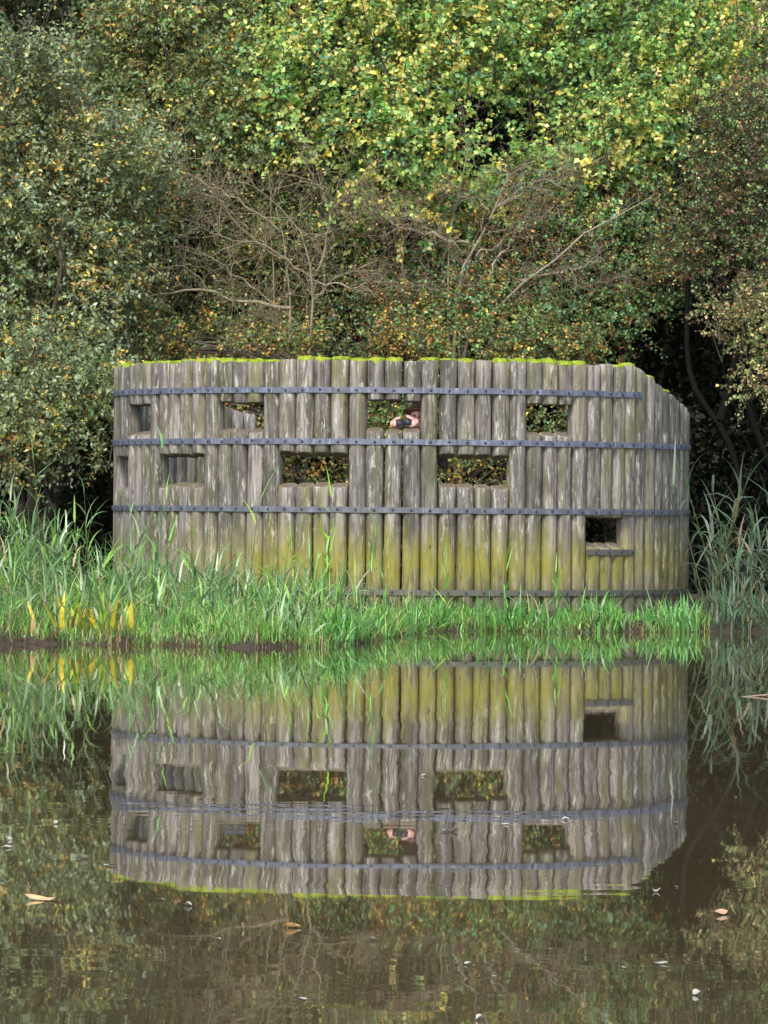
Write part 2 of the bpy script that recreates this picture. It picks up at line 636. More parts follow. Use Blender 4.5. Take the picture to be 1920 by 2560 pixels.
def moss_mesh(rs, seed, amount):
    """cushion on a log top, overhanging the rim; z=0 is the top of the log"""
    A = Acc()
    seg, rings = 20, 5
    v = []
    for i in range(rings + 1):
        rho = i / rings
        for j in range(seg):
            a = 2 * math.pi * j / seg
            n1 = noise.noise(Vector((math.cos(a) * 2.2 * rho + seed * 5, math.sin(a) * 2.2 * rho, seed)))
            n2 = noise.noise(Vector((math.cos(a) * 6 + seed * 7, math.sin(a) * 6, i * 0.7)))
            h = 0.006 + amount * (0.030 * (1 - rho ** 3) + 0.022 * n1 + 0.010 * n2)
            r = rs * 1.03 * rho
            if i == rings:
                h = -0.004 - amount * (0.004 + 0.045 * max(0, n2 + 0.15))
                r = rs * 1.035
            elif i == rings - 1:
                r = rs * 1.02
            v.append((r * math.cos(a), r * math.sin(a), max(h, 0.004) if i < rings else h))
    f = []
    for i in range(rings):
        for j in range(seg):
            a, b = i * seg + j, i * seg + (j + 1) % seg
            f.append((a, b, b + seg, a + seg))
    A.add(v, [f])
    # fuzz of tiny shoots
    N = int(110 * amount)
    an = rng.uniform(0, 2 * np.pi, N)
    rr = rs * np.sqrt(rng.uniform(0.2, 1.06, N))
    base = np.stack([rr * np.cos(an), rr * np.sin(an), np.full(N, 0.008)], -1)
    bv, bf, _ = blades(base, an, rng.uniform(0, 0.7, N), rng.uniform(0, 0.9, N), rng.uniform(0.015, 0.038, N) * amount,
                       np.full(N, 0.007), 3)
    A.add(bv, bf)
    me = A.build('moss', [M['moss']], smooth=True)
    d = me.data
    bpy.data.objects.remove(me)
    return d


# viewing slots: log range -> (lintel height, lintel cut, sill height, sill cut)
SLOTS = [
    (range(-2, 1), 2.575, -0.015, 2.245, 0.062),
    (range(7, 10), 2.555, -0.01, 2.235, 0.058),
    (range(-11, -8), 2.555, -0.015, 2.235, 0.055),
    (range(-20, -17), 2.54, -0.02, 2.215, 0.06),
    (range(2, 6), 1.955, -0.060, 1.615, 0.055),
    (range(-7, -3), 1.965, -0.062, 1.615, 0.060),
    (range(-16, -12), 1.945, -0.05, 1.61, 0.06),
    (range(-24, -20), 1.935, -0.03, 1.57, 0.06),
    (range(11, 14), 1.275, -0.02, 0.955, 0.07),
]
slot_of = {}
for s in SLOTS:
    for k in s[0]:
        slot_of.setdefault(k, []).append(s)
MOSS = {}
mr = random.Random(3)
for k in range(-27, -3):
    if mr.random() > .18: MOSS[k] = mr.uniform(.4, .95) if k > -17 else mr.uniform(.2, .55)
for k, a in ((-3, .7), (-2, 1.0), (-1, 1.0), (1, .75), (2, .25), (3, .7), (5, 1.0), (6, 1.0), (7, .9), (8, 1.0), (9, 1.1), (10, 1.0),
             (13, .5), (14, .8), (16, .3), (18, .6)):
    MOSS[k] = a
K0, K1 = -42, 24
jr = random.Random(5)
for k in range(K0, K1 + 1):
    th = (k + 0.5) * PITCH
    a = R(th)
    px, py = HX + HR * math.sin(a), HY - HR * math.cos(a)
    rs = LR * (1 + jr.uniform(-0.055, 0.018))
    gz0 = 0.02
    zt = top_h(th) + jr.uniform(-0.014, 0.014)
    spans = []
    lo, c_lo = gz0, 0.0
    for s in sorted(slot_of.get(k, []), key=lambda s: s[3]):
        j1, j2 = jr.uniform(-0.012, 0.012), jr.uniform(-0.012, 0.012)
        spans.append((lo, s[3] + j1, c_lo, s[4]))
        lo, c_lo = s[1] + j2, s[2]
    spans.append((lo, zt, c_lo, jr.uniform(-0.01, 0.02)))
    for i, (z0, z1, c0_, c1_) in enumerate(spans):
        # mesh local z = 0 at its bottom
        last = i == len(spans) - 1
        side = (top_h(th + 1) - top_h(th - 1)) / (2 * R(1) * HR) if last and (th > 50 or th < -112) else 0.0
        me = log_mesh(0.0, z1 - z0, c0_, c1_, k * 1.37 + i * 0.61, rs, side)
        o = link('log', me, hide)
        o.location = Vector((px, py, z0)) - HB
        o.rotation_euler = (0, 0, a)
        o.rotation_euler.x = jr.uniform(-0.002, 0.002)
        o.rotation_euler.y = jr.uniform(-0.0025, 0.0025)
        if i == len(spans) - 1 and k in MOSS:
            mo = link('moss', moss_mesh(rs, k * 0.77, MOSS[k]), o)
            mo.location = (0, 0, z1 - z0)
            if k > 15:
                mo.rotation_euler = (0, -math.atan(side), 0)

# bands
def band(name_z, th0, th1, name='metal_band'):
    z = name_z
    ro, th_, hh = HR + LR + 0.003, 0.009, 0.032
    k0, k1 = math.ceil(th0 / PITCH - 0.5), math.floor(th1 / PITCH - 0.5)
    ang = [th0] + [(k + 0.5) * PITCH for k in range(k0, k1 + 1)] + [th1]
    v, f = [], []
    for j, t in enumerate(ang):
        a = R(t)
        w = 0.004 * math.sin(j * 1.9 + z * 7)
        for r, dz in ((ro, -hh), (ro + th_, -hh), (ro + th_, hh), (ro, hh)):
            v.append((HX + r * math.sin(a), HY - r * math.cos(a), z + dz + w * 0.6))
    n = len(ang)
    for i in range(n - 1):
        for j in range(4):
            a, b = i * 4 + j, i * 4 + (j + 1) % 4
            f.append((a, a + 4, b + 4, b))
    f.append((0, 1, 2, 3)); f.append(tuple((n - 1) * 4 + j for j in (3, 2, 1, 0)))
    me = bpy.data.meshes.new(name)
    org = HB + Vector((0, -HR, z - HB.z))
    me.from_pydata([Vector(p) - org for p in v], [], f)
    me.materials.append(M['band'])
    o = link(name, me, hide)
    o.location = org - HB
    for k in range(k0, k1 + 1):
        if not (-27 <= k): continue
        a = R((k + 0.5) * PITCH)
        bo = link('bolt', bolt_me, o)
        r = ro + th_ + 0.001
        bo.location = Vector((HX + r * math.sin(a), HY - r * math.cos(a), z + jr.uniform(-0.006, 0.006))) - org
        bo.rotation_euler = (0, 0, a)
    return o


def make_bolt():
    v, f, seg = [], [], 8
    prof = [(0.017, 0.0), (0.017, 0.004), (0.012, 0.008), (0.006, 0.010)]
    for r, d in prof:
        for j in range(seg):
            a = 2 * math.pi * j / seg
            v.append((r * math.cos(a), -d, r * math.sin(a)))
    for i in range(len(prof) - 1):
        for j in range(seg):
            a, b = i * seg + j, i * seg + (j + 1) % seg
            f.append((a, a + seg, b + seg, b))
    o = (len(prof) - 1) * seg
    f.append(tuple(o + j for j in range(seg - 1, -1, -1)))
    me = bpy.data.meshes.new('bolt')
    me.from_pydata(v, [], f)
    me.materials.append(M['bolt'])
    return me


bolt_me = make_bolt()
band(2.700, -146, 53.5)
band(2.115, -146, 86.5)
band(1.340, -146, 86.5)
band(0.405, -146, 86.0)
band(0.875, 38.0, 51.5)

# timber deck inside the hide, the watcher stands on it
DECK = 0.70
M['deck'] = simple('deck_timber', (0.15, 0.125, 0.10), 0.85, 0.2, 0.35, 12)
for i in range(14):
    y = 60.42 + i * 0.2
    half = math.sqrt(max(0.05, (HR - 0.2) ** 2 - (y + 0.09 - HY) ** 2))
    half = min(half, math.sqrt(max(0.05, (HR - 0.2) ** 2 - (y - 0.09 - HY) ** 2)))
    me = bpy.data.meshes.new('floor_plank')
    bm = bmesh.new()
    bmesh.ops.create_cube(bm, size=1, matrix=Matrix.Diagonal((2 * half, 0.19, 0.04, 1)))
    bmesh.ops.bevel(bm, geom=bm.edges[:], offset=0.005, segments=1, affect='EDGES')
    bm.to_mesh(me); bm.free()
    me.materials.append(M['deck'])
    o = link('floor_plank', me, hide)
    o.location = Vector((HX, y, DECK - 0.02)) - HB
for y in (60.9, 62.6):
    half = math.sqrt((HR - 0.25) ** 2 - (y - HY) ** 2)
    for sx in (-0.8, 0.0, 0.8):
        me = bpy.data.meshes.new('floor_post')
        bm = bmesh.new()
        bmesh.ops.create_cube(bm, size=1, matrix=Matrix.Diagonal((0.14, 0.14, DECK - 0.04, 1)))
        bm.to_mesh(me); bm.free()
        me.materials.append(M['deck'])
        o = link('floor_post', me, hide)
        o.location = Vector((HX + sx * half, y, (DECK - 0.04) / 2)) - HB
# ------------------------------------------------------------------ the watcher
def blob(bm, c, r, rot=None, seg=14):
    m = Matrix.Translation(c)
    if rot is not None: m = m @ rot
    bmesh.ops.create_uvsphere(bm, u_segments=seg, v_segments=seg // 2 + 2, radius=1.0, matrix=m @ Matrix.Diagonal((*r, 1)))


def taper(bm, pts, radii, seg=12):
    """chain of overlapping balls and cones"""
    for i, (p, r) in enumerate(zip(pts, radii)):
        blob(bm, p, (r, r, r), seg=seg)
        if i:
            a, b = Vector(pts[i - 1]), Vector(p)
            d = b - a
            if d.length < 1e-5: continue
            m = Matrix.Translation((a + b) / 2) @ d.to_track_quat('Z', 'Y').to_matrix().to_4x4()
            bmesh.ops.create_cone(bm, cap_ends=True, segments=seg, radius1=radii[i - 1], radius2=r, depth=d.length, matrix=m)


def body_obj(name, bm, mats, parent, voxel, org):
    me = bpy.data.meshes.new(name)
    bm.transform(Matrix.Translation(-Vector(org)))
    bm.to_mesh(me); bm.free()
    for m in mats: me.materials.append(m)
    o = link(name, me, parent)
    md = o.modifiers.new('surface', 'REMESH')
    md.mode = 'VOXEL'; md.voxel_size = voxel; md.use_smooth_shade = True
    sm = o.modifiers.new('soften', 'SMOOTH'); sm.factor = 0.5; sm.iterations = 2
    return o


def skin_mat():
    t = NT('skin')
    b = t.bsdf(Roughness=0.5)
    b.inputs['Specular IOR Level'].default_value = 0.35
    g = t.n('ShaderNodeNewGeometry')
    f = t.noise(g.outputs['Position'], 40, 3)
    t.l(t.ramp(f, [(0.3, (0.72, 0.38, 0.33)), (0.7, (0.85, 0.50, 0.45))]), b.inputs['Base Color'])
    return t.m


M['skin'] = skin_mat()
M['jacket'] = simple('jacket_cloth', (0.075, 0.073, 0.078), 0.9, 0.2, 0.25, 60)
M['trousers'] = simple('trouser_cloth', (0.05, 0.047, 0.04), 0.9, 0.2, 0.25, 60)
M['felt'] = simple('brown_felt', (0.24, 0.125, 0.10), 0.92, 0.15, 0.25, 70)
M['hatband'] = simple('hat_ribbon', (0.025, 0.018, 0.016), 0.8, 0.2, 0.2, 70)
M['shoe'] = simple('boot_leather', (0.03, 0.024, 0.018), 0.55, 0.4, 0.2, 60)
M['black'] = simple('black_rubber', (0.018, 0.018, 0.022), 0.45, 0.45, 0.2, 80)
M['eye'] = simple('dark_eye', (0.03, 0.02, 0.015), 0.2, 0.5, 0.1, 50)
M['brow'] = simple('brown_hair', (0.07, 0.045, 0.03), 0.8, 0.2, 0.2, 90)


def lens_mat():
    t = NT('coated_lens')
    t.bsdf(**{'Base Color': (0.02, 0.025, 0.05, 1), 'Roughness': 0.06})
    return t.m


M['lens'] = lens_mat()

PX, PY = 0.372, 60.345            # feet / head axis
EYE = 2.395
pb = Vector((PX + 0.05, PY + 0.06, DECK))
person = empty('person', pb)
tag(person, 'person in a brown brimmed hat holding up binoculars behind the middle upper slot', 'person')

hc = Vector((PX, PY, EYE + 0.005))           # head centre
bm = bmesh.new()
blob(bm, hc + Vector((0, 0.015, 0.03)), (0.076, 0.096, 0.100))          # skull
blob(bm, hc + Vector((0, -0.022, -0.045)), (0.062, 0.070, 0.082))       # face
blob(bm, hc + Vector((0, -0.045, -0.100)), (0.036, 0.040, 0.028))       # chin
taper(bm, [hc + Vector((0, -0.088, 0.005)), hc + Vector((0, -0.108, -0.035))], [0.011, 0.017], 10)   # nose
blob(bm, hc + Vector((-0.014, -0.097, -0.040)), (0.010, 0.011, 0.009))
blob(bm, hc + Vector((0.014, -0.097, -0.040)), (0.010, 0.011, 0.009))
blob(bm, hc + Vector((0, -0.084, 0.022)), (0.050, 0.012, 0.010))        # brow ridge
blob(bm, hc + Vector((0, -0.083, -0.066)), (0.024, 0.011, 0.007))       # lips
blob(bm, hc + Vector((0, -0.082, -0.076)), (0.021, 0.011, 0.007))
for s in (-1, 1):
    blob(bm, hc + Vector((s * 0.040, -0.066, -0.028)), (0.024, 0.022, 0.022))   # cheek
    blob(bm, hc + Vector((s * 0.077, 0.012, -0.008)), (0.010, 0.020, 0.032))    # ear
taper(bm, [hc + Vector((0, 0.02, -0.06)), hc + Vector((0.01, 0.035, -0.2))], [0.055, 0.062])        # neck
ch = Vector((PX + 0.02, PY + 0.06, EYE - 0.36))
hip = Vector((PX + 0.05, PY + 0.08, DECK + 0.93))
shl = {-1: Vector((PX - 0.17, PY + 0.04, EYE - 0.245)), 1: Vector((PX + 0.20, PY + 0.05, EYE - 0.250))}
elb = {-1: Vector((PX - 0.33, PY - 0.10, EYE - 0.44)), 1: Vector((PX + 0.30, PY - 0.02, EYE - 0.52))}
BIN = Vector((0.212, 60.10, 2.334))          # binoculars
wri = {-1: BIN + 1.2 * Vector((-0.085, 0.125, -0.085)), 1: BIN + 1.2 * Vector((0.175, 0.105, -0.055))}
kne = {-1: Vector((PX - 0.06, PY + 0.05, DECK + 0.50)), 1: Vector((PX + 0.18, PY + 0.05, DECK + 0.50))}
ank = {-1: Vector((PX - 0.06, PY + 0.09, DECK + 0.09)), 1: Vector((PX + 0.19, PY + 0.09, DECK + 0.09))}
taper(bm, [hc + Vector((0.01, 0.035, -0.2)), ch, hip], [0.08, 0.135, 0.135])
for s in (-1, 1):
    taper(bm, [ch + Vector((s * 0.08, 0, 0.08)), shl[s], elb[s], wri[s]], [0.09, 0.060, 0.042, 0.027])
    taper(bm, [hip + Vector((s * 0.09, 0, 0)), kne[s], ank[s]], [0.095, 0.058, 0.04])
# hands: palm, four bent fingers of unequal length over the barrel, thumb below
def hand(bm, wrist, palm, knuckles, mids, tips, thumb):
    taper(bm, [wrist, palm], [0.028, 0.036], 10)
    blob(bm, (palm * 2 + knuckles[0] + knuckles[1]) / 4, (0.046, 0.036, 0.044))
    for i, (k, m_, t_) in enumerate(zip(knuckles, mids, tips)):
        taper(bm, [palm, k], [0.031, 0.0165], 8)
        taper(bm, [k, m_, t_], [0.0158, 0.0142, 0.0122], 8)
    taper(bm, thumb, [0.022, 0.016, 0.013], 8)


B = BIN
# viewer-left hand (fingers climb the outside of the barrel and bend over its top)
pl = B + 1.12 * Vector((-0.092, 0.055, -0.030))
hand(bm, wri[-1], pl,
     [B + 1.12 * Vector((-0.098, 0.000 + 0.021 * i, 0.008 + 0.006 * i)) for i in range(4)],
     [B + 1.12 * Vector((-0.078, -0.018 + 0.021 * i, 0.036 + 0.003 * i)) for i in range(4)],
     [B + 1.12 * Vector((-0.040 + (0.004, 0.010, 0.006, -0.004)[i], -0.022 + 0.021 * i, 0.050 + (0.002, 0.006, 0.004, 0)[i])) for i in range(4)],
     [pl + Vector((0.01, -0.01, -0.01)), B + 1.12 * Vector((-0.075, 0.04, -0.040)), B + 1.12 * Vector((-0.045, 0.05, -0.050))])
# viewer-right hand (back of the hand towards the pond)
pr = B + 1.12 * Vector((0.132, 0.030, -0.012))
hand(bm, wri[1], pr,
     [B + 1.12 * Vector((0.112 - 0.004 * i, -0.012 + 0.018 * i, 0.020 + 0.010 * i)) for i in range(4)],
     [B + 1.12 * Vector((0.082 - 0.002 * i, -0.026 + 0.018 * i, 0.044 + 0.006 * i)) for i in range(4)],
     [B + 1.12 * Vector((0.040 + (0.004, -0.006, -0.010, 0.004)[i], -0.024 + 0.018 * i, 0.058 + 0.006 * i)) for i in range(4)],
     [pr + Vector((-0.01, -0.02, -0.01)), B + 1.12 * Vector((0.095, -0.040, -0.026)), B + 1.12 * Vector((0.066, -0.046, -0.036))])
blob(bm, B + 1.12 * Vector((0.098, -0.012, -0.012)), (0.042, 0.030, 0.040))
blob(bm, B + 1.12 * Vector((-0.086, 0.0, -0.012)), (0.026, 0.030, 0.040))
body_obj('body', bm, [M['skin']], person, 0.0058, pb)

bm = bmesh.new()
taper(bm, [hc + Vector((0.01, 0.04, -0.19)), ch + Vector((0, 0, 0.05)), ch, hip + Vector((0, 0, 0.1)), hip + Vector((0, 0, -0.12))],
      [0.085, 0.16, 0.172, 0.172, 0.175], 16)
for s in (-1, 1):
    e = wri[s].lerp(elb[s], 0.12)
    taper(bm, [ch + Vector((s * 0.08, 0, 0.09)), shl[s], elb[s], e], [0.11, 0.088, 0.064, 0.046], 14)
body_obj('jacket', bm, [M['jacket']], person, 0.012, pb)
bm = bmesh.new()
for s in (-1, 1):
    taper(bm, [hip + Vector((s * 0.07, 0, 0.02)), hip + Vector((s * 0.09, 0, -0.1)), kne[s], ank[s] + Vector((0, 0, 0.02))], [0.13, 0.118, 0.082, 0.066])
body_obj('trousers', bm, [M['trousers']], person, 0.014, pb)
for s in (-1, 1):
    bm = bmesh.new()
    taper(bm, [ank[s] + Vector((0, 0.01, 0.05)), ank[s] + Vector((0, 0.02, -0.045)), ank[s] + Vector((0, -0.11, -0.052)), ank[s] + Vector((0, -0.17, -0.056))],
          [0.055, 0.044, 0.038, 0.033])
    body_obj('boot', bm, [M['shoe']], person, 0.01, pb)
for s in (-1, 1):
    me = bpy.data.meshes.new('eye')
    bm = bmesh.new()
    blob(bm, hc + Vector((s * 0.032, -0.0835, 0.000)) - pb, (0.013, 0.006, 0.0065), seg=10)
    bm.to_mesh(me); bm.free()
    me.materials.append(M['eye'])
    link('eye', me, person)
    me = bpy.data.meshes.new('eyebrow')
    bm = bmesh.new()
    blob(bm, hc + Vector((s * 0.032, -0.090, 0.022)) - pb, (0.021, 0.007, 0.005), seg=10)
    bm.to_mesh(me); bm.free()
    me.materials.append(M['brow'])
    link('eyebrow', me, person)


def lathe(name, prof, mat, parent, loc, seg=32, squash=(1, 1), fn=None):
    v, f = [], []
    for r, z in prof:
        for j in range(seg):
            a = 2 * math.pi * j / seg
            x, y, zz = r * math.cos(a) * squash[0], r * math.sin(a) * squash[1], z
            if fn: x, y, zz = fn(x, y, zz, a, r)
            v.append((x, y, zz))
    for i in range(len(prof) - 1):
        for j in range(seg):
            a, b = i * seg + j, i * seg + (j + 1) % seg
            f.append((a, b, b + seg, a + seg))
    f.append(tuple((len(prof) - 1) * seg + j for j in range(seg)))
    f.append(tuple(range(seg - 1, -1, -1)))
    me = bpy.data.meshes.new(name)
    me.from_pydata(v, [], f)
    me.materials.append(mat)
    me.polygons.foreach_set('use_smooth', [True] * len(f))
    me.update()
    o = link(name, me, parent)
    o.location = loc
    return o


def brim_fn(x, y, z, a, r):
    if r > 0.1:
        z += 0.0 * max(0, -math.sin(a)) * (r / 0.18) + 0.012 * abs(math.cos(a)) ** 3 * (r / 0.18)
    if z > 0.08:
        z -= 0.018 * max(0, 1 - abs(x) / 0.04)
    return x, y, z


hat = lathe('hat', [(0.08, -0.012), (0.172, -0.004), (0.176, 0.0), (0.172, 0.004), (0.096, 0.008), (0.094, 0.03), (0.086, 0.08), (0.070, 0.118),
                    (0.045, 0.128), (0.012, 0.124)], M['felt'], person, hc + Vector((0.003, 0.008, 0.062)) - pb, squash=(0.98, 1.12), fn=brim_fn)
hat.rotation_euler = (R(-13), R(3), 0)
lathe('hat_band', [(0.0965, 0.008), (0.0975, 0.012), (0.096, 0.034), (0.093, 0.036)], M['hatband'], hat, (0, 0, 0), squash=(0.98, 1.12))

bino = empty('binoculars', BIN)
bino.rotation_euler = (0, R(-8), R(4))
bino.scale = (1.18, 1.0, 1.18)
tag(bino, 'black binoculars gripped in two hands above the log sill', 'binoculars')
for s in (-1, 1):
    o = lathe('barrel', [(0.021, -0.085), (0.022, -0.05), (0.030, -0.03), (0.031, 0.02), (0.034, 0.045), (0.036, 0.075), (0.036, 0.085), (0.031, 0.086), (0.030, 0.080)],
              M['black'], bino, (s * 0.040, 0, 0), 20)
    o.rotation_euler = (R(90), 0, 0)
    l = lathe('lens', [(0.030, -0.001), (0.020, 0.003), (0.006, 0.005)], M['lens'], o, (0, 0, 0.0805), 20)
    l2 = lathe('eyecup', [(0.022, -0.012), (0.023, 0.0), (0.021, 0.012)], M['black'], o, (0, 0, -0.09), 16)
o = lathe('hinge', [(0.014, -0.05), (0.016, -0.045), (0.016, 0.03), (0.010, 0.035)], M['black'], bino, (0, 0, 0.006), 14)
o.rotation_euler = (R(90), 0, 0)
me = bpy.data.meshes.new('bridge')
bm = bmesh.new()
bmesh.ops.create_cube(bm, size=1, matrix=Matrix.Diagonal((0.085, 0.08, 0.045, 1)))
bmesh.ops.bevel(bm, geom=bm.edges[:], offset=0.006, segments=2, affect='EDGES')
bm.to_mesh(me); bm.free()
me.materials.append(M['black'])
link('bridge', me, bino)

# ------------------------------------------------------------------ vegetation
def srgb(*c):
    return 1.0 * np.array([((x / 255) / 12.92 if x / 255 <= 0.04045 else (((x / 255) + 0.055) / 1.055) ** 2.4) for x in c])


def pick(pal, n, idx=None):
    cols = np.array([p[0] for p in pal], dtype=float)
    w = np.array([p[1] for p in pal], dtype=float)
    i = rng.choice(len(pal), n, p=w / w.sum()) if idx is None else idx
    return cols[i]


def clumps(regions):
    """regions: (px, py, depth, rx_px, ry_px, rdepth, n, r_lo, r_hi) -> centres (B,3), radii (B,)"""
    C, Rr = [], []
    for (px, py, d, rx, ry, rd, n, r0, r1) in regions:
        c = at(px, py, d)
        k = d / FOC
        for _ in range(n):
            while True:
                u = rng.uniform(-1, 1, 3)
                if (u ** 2).sum() <= 1: break
            C.append((c.x + u[0] * rx * k, c.y + u[1] * rd, max(0.5, c.z + u[2] * ry * k)))
            Rr.append(rng.uniform(r0, r1))
    return np.array(C), np.array(Rr)


def crown_geo(C, Rr, dens, L, W, pal, accent=None, acc_p=0.0, m=14, tl=(0.25, 0.6), droop=0.25, up=0.45, twig_c=(0.075, 0.055, 0.042),
              twig_r=0.0032, spread=0.75):
    """leafy twigs through clumps; returns Acc of leaves and Acc of twigs"""
    nb = np.maximum(2, (dens * Rr ** 2).astype(int))
    b = np.repeat(np.arange(len(C)), nb)
    N = len(b)
    u = nrm(rng.normal(size=(N, 3)))
    rr = rng.uniform(0.1, 1.0, N) ** 0.6
    base = C[b] + u * (Rr[b] * rr)[:, None] * np.array([1, 1, 0.85])
    cc = C.mean(0)
    outc = nrm(C[b] - cc)
    d = nrm(u * spread + outc * 0.35 + np.array([0, -0.15, up]) + rng.normal(size=(N, 3)) * 0.4)
    tlen = rng.uniform(*tl, N)
    curv = rng.normal(size=(N, 3)) * 0.12 * tlen[:, None] + np.array([0, 0, -0.10]) * tlen[:, None] * droop * 3
    S = 4
    t = np.linspace(0, 1, S)
    P = base[:, None] + d[:, None] * (tlen[:, None] * t)[..., None] + curv[:, None] * (t ** 2)[None, :, None]
    A = Acc()
    rad = twig_r * (1 - 0.65 * t)[None] * rng.uniform(0.7, 1.3, N)[:, None]
    v, f = sweep(P, rad, 3)
    A.add(v, f, np.repeat(np.array(twig_c) * rng.uniform(0.6, 1.5, (N, 1)), S * 3, 0))
    # leaves
    tj = (np.arange(m) + 0.6) / m
    tt = np.clip(tj[None] + rng.uniform(-0.04, 0.04, (N, m)), 0.05, 1.0)
    pos = base[:, None] + d[:, None] * (tlen[:, None] * tt)[..., None] + curv[:, None] * (tt ** 2)[..., None]
    side = nrm(np.cross(d, rng.normal(size=(N, 3))))
    bi = np.cross(d, side)
    ang = (np.arange(m) * 2.4)[None] + rng.uniform(0, 0.8, (N, m))
    sd = side[:, None] * np.cos(ang)[..., None] + bi[:, None] * np.sin(ang)[..., None]
    ld = nrm(d[:, None] * 0.45 + sd * 0.8 + np.array([0, 0, -droop]) + rng.normal(size=(N, m, 3)) * 0.25)
    ln = nrm(np.array([0, -0.35, 0.65]) + rng.normal(size=(N, m, 3)) * 0.55)
    n = N * m
    keep = rng.random(n) < 0.92
    ls = np.repeat(rng.uniform(0.75, 1.2, N), m) * rng.uniform(0.65, 1.2, n)
    base_i = rng.choice(len(pal), N, p=np.array([p[1] for p in pal]) / sum(p[1] for p in pal))
    li = np.repeat(base_i, m)
    sw = rng.random(n) < 0.4
    li[sw] = rng.choice(len(pal), sw.sum(), p=np.array([p[1] for p in pal]) / sum(p[1] for p in pal))
    colr = np.array([p[0] for p in pal])[li]
    if accent is not None:
        # turning leaves gather on some twigs of some clumps
        cp = np.clip(rng.gamma(1.2, acc_p / 1.2, len(C)), 0, 0.95)[b]
        tp = np.clip(cp * rng.gamma(1.0, 1.0, N), 0, 0.95)
        am = rng.random(n) < np.repeat(tp, m)
        colr[am] = pick(accent, am.sum())
    colr = colr * np.repeat(rng.uniform(.72, 1.25, len(C))[b] * rng.uniform(.8, 1.2, N), m)[:, None]
    colr = colr * rng.uniform(0.65, 1.35, (n, 1)) * rng.uniform(0.92, 1.08, (n, 3))
    V, F = leaves(pos.reshape(-1, 3)[keep], ld.reshape(-1, 3)[keep], ln.reshape(-1, 3)[keep], L * ls[keep], W * ls[keep])
    Lv = Acc()
    Lv.add(V, F, np.repeat(colr[keep], 4, 0))
    return Lv, A


def bez(p0, p1, bend, S=6):
    t = np.linspace(0, 1, S)[:, None]
    mid = (p0 + p1) / 2 + bend
    return (1 - t) ** 2 * p0 + 2 * t * (1 - t) * mid + t ** 2 * p1


def limbs_to(A, trunk, C, r0=0.02, colr=(0.075, 0.058, 0.045), frac=1.0):
    """branches from trunk points up to the clump centres"""
    T = np.array(trunk)
    tot, sel = [], []
    for c in C:
        if rng.random() > frac: continue
        lower = T[T[:, 2] < c[2] + 0.2]
        if not len(lower): lower = T[:1]
        dd = np.linalg.norm(lower - c, axis=1) + 0.7 * np.abs(lower[:, 2] - (c[2] - 0.8))
        p = lower[dd.argmin()]
        tot.append(bez(p, c, np.array([0, 0, 0.15 * np.linalg.norm(c - p)]) + rng.normal(size=3) * 0.12))
    if not tot: return
    P = np.array(tot)
    ln = np.linalg.norm(P[:, -1] - P[:, 0], axis=1)
    rad = (r0 * np.clip(ln / 1.5, 0.5, 1.4))[:, None] * np.linspace(1, 0.25, P.shape[1])[None]
    v, f = sweep(P, rad, 5)
    A.add(v, f, np.repeat(np.array(colr) * rng.uniform(0.7, 1.4, (len(P), 1)), P.shape[1] * 5, 0))


def trunk_pts(p0, p1, wob, n=10):
    t = np.linspace(0, 1, n)[:, None]
    P = np.array(p0) * (1 - t) + np.array(p1) * t
    P[1:-1] += rng.normal(size=(n - 2, 3)) * wob * np.array([1, 1, 0.3])
    return P


def smooth_line(pts, n):
    pts = np.array(pts, dtype=float)
    seg = np.linalg.norm(np.diff(pts, axis=0), axis=1)
    s = np.concatenate([[0], np.cumsum(seg)])
    u = np.linspace(0, s[-1], n)
    Q = np.stack([np.interp(u, s, pts[:, i]) for i in range(3)], -1)
    K = Q.copy()
    K[1:-1] = 0.25 * Q[:-2] + 0.5 * Q[1:-1] + 0.25 * Q[2:]
    return K


def tube1(A, P, r0, r1, colr, k=6):
    rad = np.linspace(r0, r1, len(P))[None] * (1 + 0.08 * rng.normal(size=(1, len(P))))
    v, f = sweep(np.array(P)[None], rad, k)
    A.add(v, f, np.array(colr) * rng.uniform(0.85, 1.15))


def ground_pt(x, y):
    return np.array([x, y, float(ground_z(np.array(x), np.array(y))) - 0.06])


